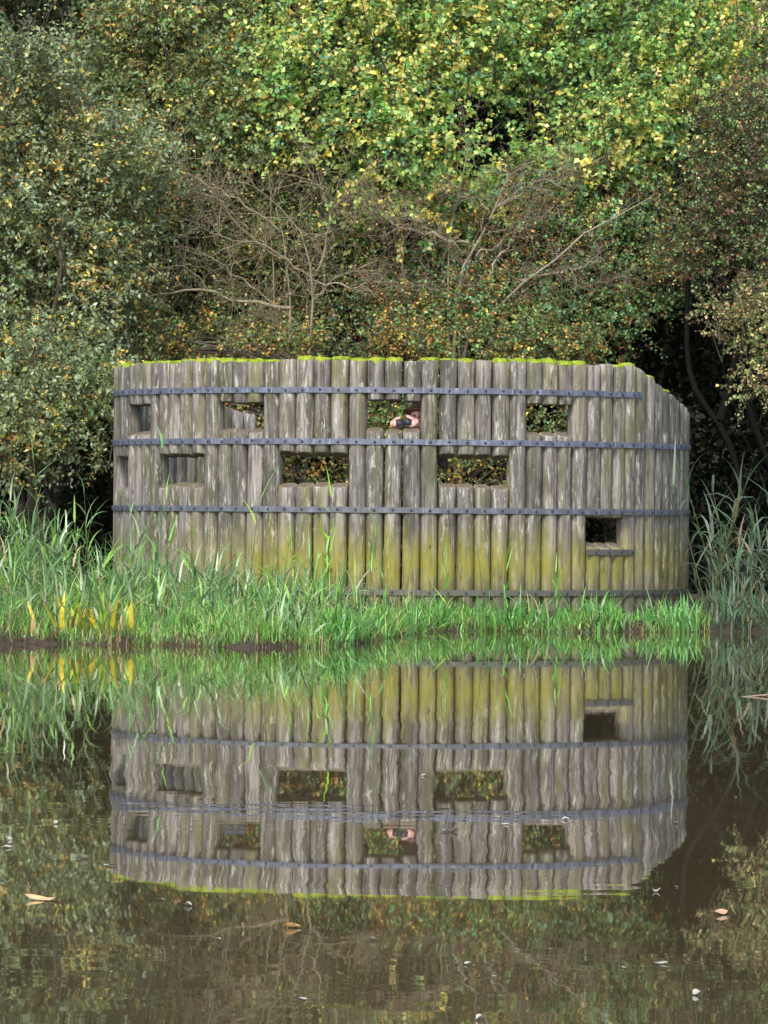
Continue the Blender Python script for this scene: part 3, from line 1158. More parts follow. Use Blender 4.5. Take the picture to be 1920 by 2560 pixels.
def tree(name, label, cat, foot, stems, regions, dens, L, Wd, pal, accent=None, acc_p=0.0, group=None, bark=(0.075, 0.058, 0.045), r_tr=0.08, frac=1.0, shoots=0, kw_bark='bark', **kw):
    root = empty(name, foot)
    tag(root, label, cat, group)
    C, Rr = clumps(regions)
    Lv, Tw = crown_geo(C, Rr, dens, L, Wd, pal, accent, acc_p, **kw)
    Tr = Acc()
    pts = []
    for (p1, wob, rr) in stems:
        P = trunk_pts(foot, p1, wob)
        P = smooth_line(P, 16)
        pts += list(P[2:])
        tube1(Tr, P, r_tr * rr, r_tr * rr * 0.25, bark, 7)
    limbs_to(Tw, pts, C, 0.016, bark, frac)
    if shoots:
        i = rng.integers(0, len(C), shoots)
        p0 = C[i] + np.array([0, -.25, -.3]) + rng.normal(size=(shoots, 3)) * .15
        d = nrm(np.array([0, -.12, 1.0]) + rng.normal(size=(shoots, 3)) * np.array([.38, .2, .15]))
        ls = rng.uniform(.7, 1.9, shoots)
        t = np.linspace(0, 1, 7)
        P = p0[:, None] + d[:, None] * (ls[:, None] * t)[..., None] + (rng.normal(size=(shoots, 3)) * .18)[:, None] * (t ** 2)[None, :, None]
        P[:, 1:] += rng.normal(size=(shoots, 6, 3)) * .015
        vv, ff = sweep(P, (ls * .0062)[:, None] * (1 - .7 * t)[None], 4)
        Tw.add(vv, ff, np.repeat(np.array([.05, .038, .03]) * rng.uniform(.6, 1.6, (shoots, 1)), 28, 0))
    o = np.array(foot)
    Tr.build('trunk', [M[kw_bark]], root, True, o)
    Tw.build('branches', [M['bark']], root, False, o)
    Lv.build('crown', [M['leaf']], root, False, o)
    return root


# leaf colours
def lum(c, k):
    return np.minimum(np.array(c) * k, 0.8)


GREY_G = lum(srgb(132, 150, 114), 1.35); DARK_G = lum(srgb(86, 106, 78), 1.35); OLIVE = lum(srgb(126, 136, 78), 1.2); OLIVE_D = lum(srgb(100, 110, 64), 1.2)
MID_G = lum(srgb(114, 150, 86), 1.3); LIME = lum(srgb(164, 188, 108), 1.3); BLUE_G = lum(srgb(104, 150, 110), 1.3)
YEL = srgb(228, 212, 98); YEL2 = srgb(238, 226, 146); ORA = srgb(206, 152, 84); BRN = srgb(136, 110, 78); RED = srgb(128, 70, 62); TAN = srgb(196, 174, 126)
RUST = srgb(168, 108, 74); GOLD = srgb(210, 180, 88)

sallow_pal = [(GREY_G, 3), (DARK_G, 2.0), (OLIVE, 2), (srgb(164, 176, 138), 1.6), (OLIVE_D, 1.5)]
sallow_acc = [(YEL, 1.5), (GOLD, 2), (ORA, 1.4), (TAN, 1.2), (YEL2, 0.8)]
olive_pal = [(OLIVE, 2.6), (OLIVE_D, 2), (GREY_G, 2), (MID_G, 1.6), (DARK_G, 1)]
birch_pal = [(MID_G, 2.4), (LIME, 3.2), (BLUE_G, 1.6), (lum(srgb(112, 156, 78), 1.3), 2)]
birch_acc = [(YEL, 3), (YEL2, 3), (srgb(196, 206, 110), 2), (GOLD, .6)]
thorn_pal = [(OLIVE_D, 2), (MID_G, 2.6), (DARK_G, 1.8), (OLIVE, 1.8), (BRN, .5)]
thorn_acc = [(ORA, 2), (GOLD, 2), (RUST, 1.8), (YEL, .8), (BRN, 1)]
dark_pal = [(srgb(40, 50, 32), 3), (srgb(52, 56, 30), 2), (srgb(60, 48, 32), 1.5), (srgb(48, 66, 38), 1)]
deep_shade_pal = [(srgb(22, 28, 18), 3), (srgb(30, 34, 20), 2), (srgb(34, 28, 20), 1.4)]  # near-black: deep shade painted into the leaf colours

# --- big grey-green sallow on the left, reaching down beside the hide
tree('sallow_tree', 'tall grey-green sallow with scattered yellow leaves left of the hide', 'tree', ground_pt(-4.3, 66.6),
     [(at(60, 150, 67.2), .12, 1), (at(-120, 300, 66.6), .12, .8), (at(300, 350, 67.2), .12, .8), (at(150, 600, 66.0), .1, .6)],
     [(60, 700, 66.6, 260, 330, 1.2, 62, .28, .5), (40, 330, 67.0, 220, 220, 1.1, 34, .28, .5), (170, 1000, 65.4, 170, 190, .7, 26, .22, .42),
      (250, 480, 67.2, 150, 260, 1.0, 30, .26, .46), (30, 1080, 65.2, 150, 140, .6, 14, .22, .4), (320, 760, 67.6, 100, 130, .5, 10, .22, .36)],
     230, 0.072, 0.040, sallow_pal, sallow_acc, 0.15, r_tr=0.12, droop=0.2, shoots=90)
tree('sallow_tree', 'olive and russet sallow behind the grey-green one at the upper left', 'tree', ground_pt(-2.9, 70.4),
     [(at(420, 60, 70.2), .12, 1), (at(250, 120, 70.5), .1, .8), (at(560, 180, 70.0), .1, .8)],
     [(400, 130, 70.0, 230, 200, 1.0, 46, .28, .5), (560, 330, 69.6, 170, 160, .8, 26, .26, .46), (330, -80, 70.4, 260, 160, 1.0, 22, .3, .55),
      (430, 420, 69.4, 150, 120, .7, 18, .24, .42)],
     195, 0.070, 0.040, olive_pal, sallow_acc, 0.16, r_tr=0.11, shoots=80)
# --- birches
tree('birch_tree', 'bright green birch with lemon-yellow leaves above the middle of the hide', 'tree', ground_pt(-0.3, 69.8),
     [(at(930, -120, 69.6), .1, 1), (at(760, 60, 69.4), .12, .7), (at(1120, 40, 69.6), .1, .7), (at(1010, 300, 69.2), .1, .6)],
     [(880, 130, 69.4, 300, 190, .9, 56, .26, .46), (980, 360, 69.0, 190, 190, .8, 34, .24, .42), (1120, 90, 69.6, 200, 170, .9, 26, .26, .46),
      (900, -120, 69.8, 380, 130, 1.0, 24, .3, .5), (1040, 520, 68.8, 150, 110, .5, 14, .2, .36), (680, 320, 69.2, 120, 130, .6, 12, .22, .38), (1230, 480, 69.6, 140, 130, .5, 18, .22, .38)],
     100, 0.080, 0.062, birch_pal, birch_acc, 0.40, r_tr=0.10, droop=0.45, up=0.7, tl=(.35, .95), m=18, spread=.6, bark=(0.10, 0.085, 0.075), twig_r=0.004, shoots=110)
tree('birch_tree', 'lime-green birch with gold leaves above the right end of the hide', 'tree', ground_pt(3.1, 70.4),
     [(at(1600, -120, 70.2), .1, 1), (at(1380, 40, 70.0), .1, .7), (at(1760, 100, 70.2), .1, .7), (at(1560, 300, 69.6), .1, .6)],
     [(1500, 130, 70.0, 270, 190, .9, 50, .26, .46), (1640, 360, 69.6, 190, 200, .8, 36, .24, .42), (1780, 150, 70.2, 170, 190, .9, 24, .26, .46),
      (1550, -120, 70.4, 400, 130, 1.0, 26, .3, .5), (1480, 420, 69.4, 170, 150, .7, 20, .22, .4)],
     100, 0.078, 0.061, birch_pal, birch_acc, 0.40, r_tr=0.10, droop=0.45, up=0.7, tl=(.35, .95), m=18, spread=.6, bark=(0.10, 0.085, 0.075), twig_r=0.004, shoots=110)
# --- green and orange thorn thicket behind the hide
tree('thorn_bush', 'green hawthorn bush turning orange behind the right half of the hide', 'bush', ground_pt(2.2, 69.0),
     [(at(1400, 560, 68.8), .1, 1), (at(1250, 620, 68.6), .1, .8), (at(1560, 650, 68.8), .1, .8)],
     [(1420, 640, 68.8, 300, 120, .7, 50, .2, .36), (1300, 790, 68.2, 330, 90, .6, 40, .2, .34), (1560, 560, 69.2, 160, 130, .6, 22, .22, .38),
      (1180, 640, 68.9, 160, 120, .5, 20, .2, .34), (1050, 760, 68.6, 170, 100, .5, 22, .2, .34), (1600, 720, 68.6, 130, 70, .5, 14, .18, .3),
      (1350, 900, 68.4, 300, 110, .5, 28, .22, .36)],
     260, 0.050, 0.039, [(MID_G, 3.4), (BLUE_G, 1.8), (OLIVE, 1.5), (DARK_G, 1.6), (BRN, .3)], thorn_acc, 0.24, r_tr=0.07, m=12, tl=(.18, .42))
tree('thorn_bush', 'brown and ochre thicket filling the back of the bare hawthorn', 'bush', ground_pt(-1.9, 69.4),
     [(at(560, 560, 69.4), .1, 1), (at(760, 600, 69.4), .1, .8), (at(420, 700, 69.2), .1, .8)],
     [(600, 560, 69.8, 320, 150, .6, 54, .22, .38), (520, 760, 69.4, 270, 130, .6, 42, .2, .36), (820, 700, 69.4, 220, 170, .6, 36, .2, .36),
      (880, 500, 69.8, 200, 120, .5, 20, .22, .36), (650, 900, 69.0, 380, 110, .5, 34, .2, .34)],
     240, 0.050, 0.038, thorn_pal, thorn_acc, 0.18, r_tr=0.06, m=12, tl=(.18, .42))
tree('bramble_bush', 'low orange-leaved bramble seen through the slots of the hide', 'bush', ground_pt(0.6, 67.5),
     [(at(1000, 900, 67.5), .08, 1), (at(800, 950, 67.5), .08, .8), (at(1250, 950, 67.5), .08, .8)],
     [(760, 1080, 67.35, 420, 140, .4, 60, .18, .32), (1150, 1080, 67.35, 330, 150, .4, 54, .18, .32), (1000, 860, 67.5, 250, 50, .35, 26, .16, .28),
      (1330, 860, 67.35, 170, 50, .3, 18, .16, .26), (480, 1000, 67.5, 160, 160, .4, 14, .18, .3), (560, 860, 67.5, 220, 45, .3, 16, .16, .26)],
     270, 0.050, 0.040, [(OLIVE_D, 2), (MID_G, 2.4), (DARK_G, 2), (OLIVE, 1.8), (BRN, .3)], [(ORA, 2), (GOLD, 2.4), (RUST, 1), (YEL, 1)], 0.32, r_tr=0.03, m=10, tl=(.18, .4))

# --- bushes on the right
tree('hawthorn_tree', 'dark red-brown hawthorn at the right edge of the wood', 'tree', ground_pt(5.4, 67.6),
     [(at(1850, 450, 67.4), .12, 1), (at(1960, 300, 67.6), .1, .8), (at(1780, 560, 67.2), .1, .7)],
     [(1870, 430, 67.2, 130, 190, .7, 36, .22, .4), (1950, 680, 66.8, 130, 150, .6, 26, .2, .36), (1800, 600, 67.2, 110, 100, .5, 16, .2, .34),
      (1980, 200, 67.8, 130, 160, .6, 16, .24, .4), (1700, 640, 67.8, 90, 60, .4, 8, .18, .3)],
     310, 0.044, 0.036, [(srgb(70, 84, 58), 3), (RED, .8), (srgb(104, 78, 58), 1.4), (MID_G, 1.4), (OLIVE_D, 1.6)], [(TAN, 2), (ORA, 1), (YEL2, .8), (LIME, 1)], 0.12, r_tr=0.09, m=12, tl=(.18, .42), kw_bark='shade_bark', bark=(.03, .026, .022))
tree('guelder_bush', 'overhanging bush with pale yellowish leaves above the reeds at the right', 'bush', ground_pt(5.2, 64.6),
     [(at(1860, 800, 64.2), .08, 1), (at(1960, 760, 64.4), .08, .8), (at(1800, 860, 64.0), .08, .5)],
     [(1890, 850, 64.2, 80, 70, .4, 11, .16, .28), (1800, 800, 64.4, 70, 45, .3, 5, .14, .22), (1910, 960, 64.0, 60, 50, .3, 6, .14, .24),
      (1930, 760, 64.5, 80, 60, .3, 8, .16, .26)],
     330, 0.046, 0.040, [(srgb(128, 138, 84), 2), (srgb(106, 118, 68), 2.4), (TAN, .9), (MID_G, .8), (BRN, 1)], [(YEL2, 1), (TAN, 2), (ORA, .6)], 0.22, r_tr=0.035, m=9, tl=(.18, .4), droop=0.5, kw_bark='shade_bark', bark=(.05, .04, .03))

# --- deep wood behind
def dark_wood(name, label, y0, y1, n, L, zmax, x0=-14, x1=14, pal=dark_pal):
    A = Acc()
    nb = n // 60
    C = np.stack([rng.uniform(x0, x1, nb), rng.uniform(y0, y1, nb), 0.4 + rng.uniform(0, 1, nb) ** 0.9 * zmax], -1)
    b = rng.integers(0, nb, n)
    pos = C[b] + rng.normal(size=(n, 3)) * 0.45
    d = nrm(rng.normal(size=(n, 3)) + np.array([0, 0, -.3]))
    up = nrm(np.array([0, -.3, .7]) + rng.normal(size=(n, 3)) * .6)
    ls = L * rng.uniform(.6, 1.3, n)
    V, F = leaves(pos, d, up, ls, ls * .6)
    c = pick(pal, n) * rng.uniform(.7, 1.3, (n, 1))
    A.add(V, F, np.repeat(c, 4, 0))
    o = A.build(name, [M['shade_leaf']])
    tag(o, label, 'woodland', kind='stuff')
    return o


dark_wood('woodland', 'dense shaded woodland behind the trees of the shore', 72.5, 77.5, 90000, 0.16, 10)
dark_wood('undergrowth', 'undergrowth in the hollow right of the hide, its shade painted as near-black leaves', 68.6, 71.5, 30000, 0.10, 4.6, 1.6, 7.5, deep_shade_pal)  # dark leaf colour stands in for the shade of the hollow
dark_wood('undergrowth', 'undergrowth low behind the left bushes, its shade painted as near-black leaves', 70.6, 72.2, 40000, 0.11, 6.5, -8, 2, deep_shade_pal)
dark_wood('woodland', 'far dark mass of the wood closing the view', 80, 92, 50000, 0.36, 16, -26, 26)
# dark trunk leaning in the hollow right of the hide
t = empty('leaning_tree', ground_pt(4.75, 66.9))
tag(t, 'dark leaning trunk in the shadowy hollow right of the hide', 'tree')
A = Acc()
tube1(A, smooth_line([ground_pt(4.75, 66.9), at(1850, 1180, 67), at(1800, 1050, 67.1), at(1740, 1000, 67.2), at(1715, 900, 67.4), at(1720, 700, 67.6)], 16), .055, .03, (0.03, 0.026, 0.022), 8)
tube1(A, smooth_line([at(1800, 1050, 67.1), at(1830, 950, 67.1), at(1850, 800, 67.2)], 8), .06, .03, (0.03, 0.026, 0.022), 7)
A.build('trunk', [M['shade_bark']], t, True, ground_pt(4.75, 66.9))

# --- bare hawthorns drawn limb by limb
def twiggy(A, line, r0, r1, colr, n1, l1, n2, depth_wob=.25, Sn=14, lat=0.8):
    P = smooth_line(line, Sn)
    P[1:-1] += rng.normal(size=(Sn - 2, 3)) * .022
    tube1(A, P, r0, r1 * .8, np.array(colr) * 1.05, 6)
    T = nrm(np.gradient(P, axis=0))
    k = rng.integers(2, Sn, n1)
    base = P[k]
    d = nrm(T[k] * 0.7 + rng.normal(size=(n1, 3)) * lat + np.array([0, 0, .15]))
    ln = rng.uniform(.35, 1, n1) * l1
    S = 5
    t = np.linspace(0, 1, S)
    cv = rng.normal(size=(n1, 3)) * .22 * ln[:, None]
    Q = base[:, None] + d[:, None] * (ln[:, None] * t)[..., None] + cv[:, None] * (t ** 2)[None, :, None] + rng.normal(size=(n1, S, 3)) * .012
    Q[:, 0] = base
    rad = np.clip(ln / l1, .4, 1)[:, None] * (0.0058 - .0036 * t)[None]
    v, f = sweep(Q, rad, 4)
    A.add(v, f, np.repeat(np.array(colr) * rng.uniform(.6, 1.35, (n1, 1)), S * 4, 0))
    # second order
    b = rng.integers(0, n1, n1 * n2)
    kk = rng.integers(1, S, n1 * n2)
    base2 = Q[b, kk]
    d2 = nrm(d[b] * .6 + rng.normal(size=(len(b), 3)) * .8)
    l2 = rng.uniform(.06, .32, len(b)) * min(1, l1 * 1.6)
    S2 = 3
    t2 = np.linspace(0, 1, S2)
    Q2 = base2[:, None] + d2[:, None] * (l2[:, None] * t2)[..., None] + (rng.normal(size=(len(b), 3)) * .06)[:, None] * (t2 ** 2)[None, :, None]
    v, f = sweep(Q2, (0.0029 - .0013 * t2)[None] * np.ones((len(b), 1)), 3)
    A.add(v, f, np.repeat(np.array(colr) * rng.uniform(.5, 1.3, (len(b), 1)), S2 * 3, 0))
    return Q2[:, -1]


def bare_tree(name, label, cat, foot, lines, colr, leaf_pal, n_leaf, L):
    root = empty(name, foot)
    tag(root, label, cat)
    tips = []
    for (pts, r0, r1, n1, l1, n2) in lines:
        A = Acc()
        tips.append(twiggy(A, pts, r0, r1, colr, n1, l1, n2))
        A.build('limb', [M['bark']], root, False, foot)
    tips = np.concatenate(tips)
    i = rng.integers(0, len(tips), n_leaf)
    pos = tips[i] + rng.normal(size=(n_leaf, 3)) * .03
    d = nrm(rng.normal(size=(n_leaf, 3)) + np.array([0, 0, -.4]))
    up = nrm(np.array([0, -.4, .6]) + rng.normal(size=(n_leaf, 3)) * .5)
    ls = L * rng.uniform(.6, 1.2, n_leaf)
    V, F = leaves(pos, d, up, ls, ls * .75)
    Lf = Acc()
    Lf.add(V, F, np.repeat(pick(leaf_pal, n_leaf) * rng.uniform(.75, 1.25, (n_leaf, 1)), 4, 0))
    Lf.build('crown', [M['leaf']], root, False, foot)
    return root


def ln(d, *pts, dd=0.0):
    n = len(pts)
    return [np.array(at(x, y, d + dd * i / max(1, n - 1))) for i, (x, y) in enumerate(pts)]


D1 = 68.3
f1 = ground_pt(-1.05, D1)
F = [
    ([f1] + ln(D1, (720, 1000), (735, 836), (726, 760), (722, 654), (705, 591), (690, 520)), .040, .012, 40, .8, 6),
    ([f1] + ln(D1, (770, 1000), (773, 882), (785, 739), (785, 633), (764, 583), (722, 540), (680, 502), (640, 470), dd=-.3), .036, .009, 46, .8, 6),
    ([f1 + np.array([-.3, .1, 0])] + ln(D1, (675, 882), (678, 760), (684, 663), (682, 485), (670, 420)), .022, .007, 30, .7, 6),
    ([f1 + np.array([-.6, 0, 0])] + ln(D1, (583, 882), (580, 781), (593, 705), (576, 637), dd=-.2), .014, .005, 14, .5, 6),
    (ln(D1, (785, 690), (813, 646), (823, 519), (870, 485), (945, 397), dd=-.3), .022, .007, 34, .7, 6),
    (ln(D1, (823, 519), (798, 464), (751, 388), dd=-.2), .012, .005, 18, .6, 6),
    (ln(D1, (726, 770), (671, 760), (562, 747), (502, 730), (443, 726), (363, 739), (300, 755), (245, 795), dd=-.8), .026, .006, 34, .4, 6),
    (ln(D1 - .3, (524, 732), (498, 692), (456, 661), (439, 667), (363, 675), (290, 712), dd=-.4), .013, .005, 22, .4, 6),
    (ln(D1, (720, 650), (680, 629), (612, 587), (574, 540), (553, 507), (502, 477), (431, 456), dd=-.4), .018, .005, 40, .7, 6),
    (ln(D1, (700, 580), (680, 549), (595, 507), (494, 443), (443, 426), (410, 403), dd=-.3), .016, .005, 40, .7, 6),
    (ln(D1, (785, 700), (705, 640), (637, 608), (560, 595), (498, 561), (452, 545), dd=-.5), .016, .005, 36, .6, 6),
    (ln(D1, (785, 740), (850, 690), (920, 660), (1000, 640), dd=.2), .015, .005, 26, .6, 6),
    (ln(D1, (773, 700), (860, 720), (960, 705), (1040, 712), dd=-.2), .014, .005, 22, .5, 6),
    (ln(D1, (760, 850), (660, 800), (600, 830), (520, 880), dd=-.3), .014, .005, 22, .5, 6),
    (ln(D1, (735, 800), (600, 700), (520, 640), (440, 625), dd=-.4), .015, .005, 30, .6, 6),
    (ln(D1, (785, 600), (840, 560), (900, 540), (960, 520), dd=-.2), .012, .005, 26, .6, 6),
]
bare_tree('bare_hawthorn', 'nearly leafless hawthorn with tangled pale twigs behind the left of the hide', 'tree', f1, F, (0.30, 0.255, 0.165),
          [(GOLD, 2), (TAN, 2), (OLIVE, 2), (BRN, 1.5), (MID_G, 1)], 1700, 0.04)
f2 = ground_pt(0.92, 68.3)
D2 = 68.2
H = [
    ([f2] + ln(D2, (1137, 900), (1137, 805), (1137, 736), (1147, 677), (1172, 622), (1206, 578), (1241, 518), (1270, 440), dd=-.2), .050, .012, 40, .7, 6),
    ([f2 + np.array([-.06, .1, 0])] + ln(D2, (1125, 805), (1122, 686), (1130, 622), (1150, 500), (1160, 440), (1169, 380), dd=.2), .034, .010, 26, .6, 6),
    ([f2 + np.array([.08, .1, 0])] + ln(D2, (1152, 775), (1162, 677), (1186, 600), dd=.2), .032, .010, 18, .5, 6),
    ([f2] + ln(D2, (1150, 850), (1167, 810), (1226, 780), (1281, 731), (1330, 677), (1389, 632), (1439, 583), (1518, 548), (1557, 518), (1627, 494), dd=-.8), .040, .010, 46, .4, 6),
    (ln(D2 - .3, (1305, 701), (1394, 682), (1468, 662), (1503, 642), dd=-.2), .018, .007, 24, .4, 6),
    (ln(D2, (1147, 701), (1177, 716), (1241, 706), (1271, 719), (1305, 701), dd=-.3), .017, .010, 12, .3, 6),
    (ln(D2, (1172, 607), (1137, 607), (1098, 588), (1063, 578), (999, 570), (940, 523), dd=-.3), .020, .006, 34, .5, 6),
    (ln(D2, (1110, 600), (1060, 560), (1000, 530), (960, 545), dd=-.2), .013, .005, 22, .5, 6),
    (ln(D2, (1221, 523), (1197, 499), (1147, 486), (1108, 474), dd=-.1), .015, .006, 20, .4, 6),
    (ln(D2, (1220, 690), (1236, 652), (1286, 588), (1310, 558), (1340, 500), dd=.1), .018, .006, 30, .5, 6),
    (ln(D2, (1190, 640), (1216, 627), (1295, 573), (1364, 538), (1430, 480), dd=.2), .015, .005, 34, .5, 6),
    (ln(D2, (1241, 518), (1310, 470), (1370, 440), (1440, 420), dd=.1), .014, .005, 36, .6, 6),
    (ln(D2, (1270, 760), (1360, 740), (1450, 720), (1560, 690), dd=-.2), .014, .005, 26, .4, 6),
    (ln(D2, (1400, 780), (1480, 760), (1560, 720), (1640, 690), dd=.2), .014, .005, 20, .4, 6),
    (ln(D2, (1140, 740), (1060, 720), (1000, 715), (930, 730), dd=-.2), .014, .005, 26, .4, 6),
]
hw = bare_tree('berried_hawthorn', 'hawthorn with grey forked trunks and dark red berries behind the right of the hide', 'tree', f2, H, (0.29, 0.25, 0.185),
               [(RED, 4), (srgb(104, 50, 46), 2.5), (BRN, 1.6), (ORA, .8), (OLIVE, .6), (MID_G, .8)], 5000, 0.034)

# --- grass, reeds and bank plants
G1 = srgb(134, 196, 84); G2 = srgb(106, 168, 70); G3 = srgb(178, 216, 116); G4 = srgb(126, 166, 116); G5 = srgb(80, 120, 64)
STRAW = srgb(176, 158, 108); DEAD = srgb(112, 88, 62)
grass_pal = [(G1, 3), (G2, 3), (G3, 1.8), (G4, 1.4), (G5, 1.2), (STRAW, .8), (srgb(150, 150, 90), .6)]
reed_pal = [(srgb(126, 164, 104), 3), (srgb(100, 142, 80), 3), (srgb(156, 186, 134), 2), (srgb(142, 188, 84), 2), (srgb(190, 204, 168), 1.3), (STRAW, .5), (srgb(78, 112, 64), 1.4)]
sedge_pal = [(srgb(104, 164, 84), 3), (srgb(124, 182, 108), 2.4), (G1, 2), (G5, 1), (STRAW, .4)]
grey_pal = [(srgb(104, 122, 102), 3), (srgb(86, 108, 80), 3), (srgb(130, 144, 124), 1.5), (srgb(92, 130, 88), 1.5), (srgb(150, 140, 104), .5), (srgb(140, 118, 96), .4), (DEAD, .5)]


def scatter(n, fx, fy):
    x = fx(n); y = fy(x, n)
    return np.stack([x, y, ground_z(x, y) - .02], -1)


def in_hide(p, pad=0.12):
    return np.hypot(p[:, 0] - HX, p[:, 1] - HY) < HR + pad


def grass(name, label, base, Lr, Wr, lean, curve, pal, kind='stuff', cat='grass', tipc=None, S=5):
    n = len(base)
    L = rng.uniform(*Lr, n) * rng.uniform(.75, 1.1, n)
    v, f, k = blades(base, rng.uniform(0, 2 * np.pi, n), np.abs(rng.normal(size=n)) * lean, np.abs(rng.normal(size=n)) * curve, L, rng.uniform(*Wr, n), S)
    c = pick(pal, n) * rng.uniform(.75, 1.25, (n, 1))
    cc = np.repeat(c, k, 0)
    A = Acc(); A.add(v, f, cc)
    o = A.build(name, [M['blade']])
    tag(o, label, cat, kind=kind)
    return o


def patch(p, f, seed):
    """slow noise in 0..1 over the ground"""
    return np.array([0.5 + 0.5 * noise.noise(Vector((x * f + seed, y * f, seed))) for x, y in p[:, :2]])


def grow(name, label, p, Lr, Wr, lean, curve, pal, f=1.6, lo=.45, thin=.35, seed=1.0, cat='grass', S=6):
    q = np.clip((patch(p, f, seed) - .25) * 2, 0, 1)
    k = rng.random(len(p)) < thin + (1 - thin) * q
    p, q = p[k], q[k]
    n = len(p)
    L = rng.uniform(*Lr, n) * (lo + (1 - lo) * q) * rng.uniform(.6, 1.1, n)
    v, ff, m = blades(p, rng.uniform(0, 2 * np.pi, n), np.abs(rng.normal(size=n)) * lean, np.abs(rng.normal(size=n)) * curve, L, rng.uniform(*Wr, n), S, .5)
    c = pick(pal, n) * rng.uniform(.65, 1.3, (n, 1))
    A = Acc(); A.add(v, ff, np.repeat(c, m, 0))
    o = A.build(name, [M['blade']])
    return tag(o, label, cat, kind='stuff')


# short bright turf of the bank, left
n = 16000
p = scatter(n, lambda n: rng.uniform(-5.6, 1.1, n), lambda x, n: edge_y(x) + .06 + np.abs(rng.normal(size=n)) * 1.4)
p = p[~in_hide(p)]
grow('grass', 'bright short grass along the left part of the bank', p, (.14, .40), (.009, .022), .4, 1.2, grass_pal, 1.8, .35, .25, 3.3)
# long lush grass in front of the left of the hide
n = 5200
p = scatter(n, lambda n: rng.uniform(-5.8, .0, n), lambda x, n: rng.uniform(edge_y(x) + 1.0, 62.5, n))
p = p[~in_hide(p)]
p = p[rng.random(len(p)) < np.clip(1 - (p[:, 0] + 2.4) / 2.4, .12, 1)]
grow('long_grass', 'lush long grass growing up the left foot of the hide', p, (.40, .80), (.012, .028), .5, 1.9, grass_pal, 1.3, .4, .25, 8.1)
# sedge strip in front of the right of the hide
n = 3400
p = scatter(n, lambda n: rng.uniform(-.6, 3.6, n), lambda x, n: edge_y(x) - .08 + rng.uniform(0, 1.4, n))
p = p[~in_hide(p, .16)]
grow('sedge', 'green sedge strip along the right foot of the hide', p, (.24, .60), (.018, .036), .45, 1.7, sedge_pal, 2.6, .35, .3, 5.2)
n = 5000
p = scatter(n, lambda n: rng.uniform(-1.2, 3.7, n), lambda x, n: edge_y(x) - .05 + rng.uniform(0, 1.3, n))
p = p[~in_hide(p)]
grow('grass', 'dense low grass under the right half of the hide', p, (.10, .32), (.006, .014), .35, .9, grass_pal, 2.8, .3, .12, 6.6)
# dead stems and mud bits along the waterline
n = 3800
p = scatter(n, lambda n: rng.uniform(-5.6, 3.7, n), lambda x, n: edge_y(x) + rng.normal(size=n) * .16 + .14)
p[:, 2] = np.maximum(p[:, 2], -.02)
grass('dead_stems', 'brown dead stems and mud tufts along the waterline', p, (.04, .22), (.004, .016), .7, .8,
      [(DEAD, 3), (srgb(90, 66, 50), 3), (STRAW, 1), (srgb(120, 90, 84), 1.5), (OLIVE, 1)], S=3, cat='dead stems')


n = 900
p = scatter(n, lambda n: rng.uniform(-5.8, .6, n), lambda x, n: edge_y(x) + .2 + np.abs(rng.normal(size=n)) * 2.2)
p = p[~in_hide(p)]
grow('dead_stems', 'straw and brown dead stalks standing among the left reeds', p, (.25, .7), (.005, .012), .25, .5,
     [(STRAW, 2), (DEAD, 3), (srgb(130, 112, 80), 2)], 1.6, .4, .3, 9.4, 'dead stems')


def reed_geo(A, B, foot, h, nleaf, pal, lean=.06, Ll=(.26, .52), Wl=(.018, .038), droop=1.6, seed_az=None, stem_c=(0.15, 0.20, 0.07)):
    az = rng.uniform(0, 2 * np.pi)
    d = np.array([math.cos(az) * lean, math.sin(az) * lean, 1])
    t = np.linspace(0, 1, 6)[:, None]
    P = foot + d * h * t + np.array([math.cos(az), math.sin(az), 0]) * (.06 * h) * t ** 2
    v, f = sweep(P[None], np.linspace(.006, .0025, 6)[None], 4)
    A.add(v, f, np.array(stem_c) * rng.uniform(.7, 1.3))
    k = np.clip(np.linspace(.28, 1.0, nleaf) + rng.normal(size=nleaf) * .03, .2, 1)
    base = np.stack([np.interp(k, t[:, 0], P[:, i]) for i in range(3)], -1)
    a2 = az + np.arange(nleaf) * np.pi + rng.normal(size=nleaf) * .6
    lean0 = rng.uniform(.3, 1.0, nleaf) * np.where(k > .93, .3, 1)
    cv = np.abs(rng.normal(size=nleaf)) * droop
    v, f, n = blades(base, a2, lean0, cv, rng.uniform(*Ll, nleaf), rng.uniform(*Wl, nleaf), 6, .25, .75)
    c = np.repeat(pick(pal, nleaf) * rng.uniform(.75, 1.3, (nleaf, 1)), n, 0)
    B.append((v, f, c, n, nleaf))


def reed_bed(name, label, feet, hs, pal, **kw):
    A, B = Acc(), []
    for ft, h in zip(feet, hs):
        reed_geo(A, B, ft, h, int(4 + h * 4), pal, **kw)
    for v, f, c, n, nl in B: A.add(v, f, c)
    o = A.build(name, [M['blade']])
    tag(o, label, 'reeds', kind='stuff')
    return o


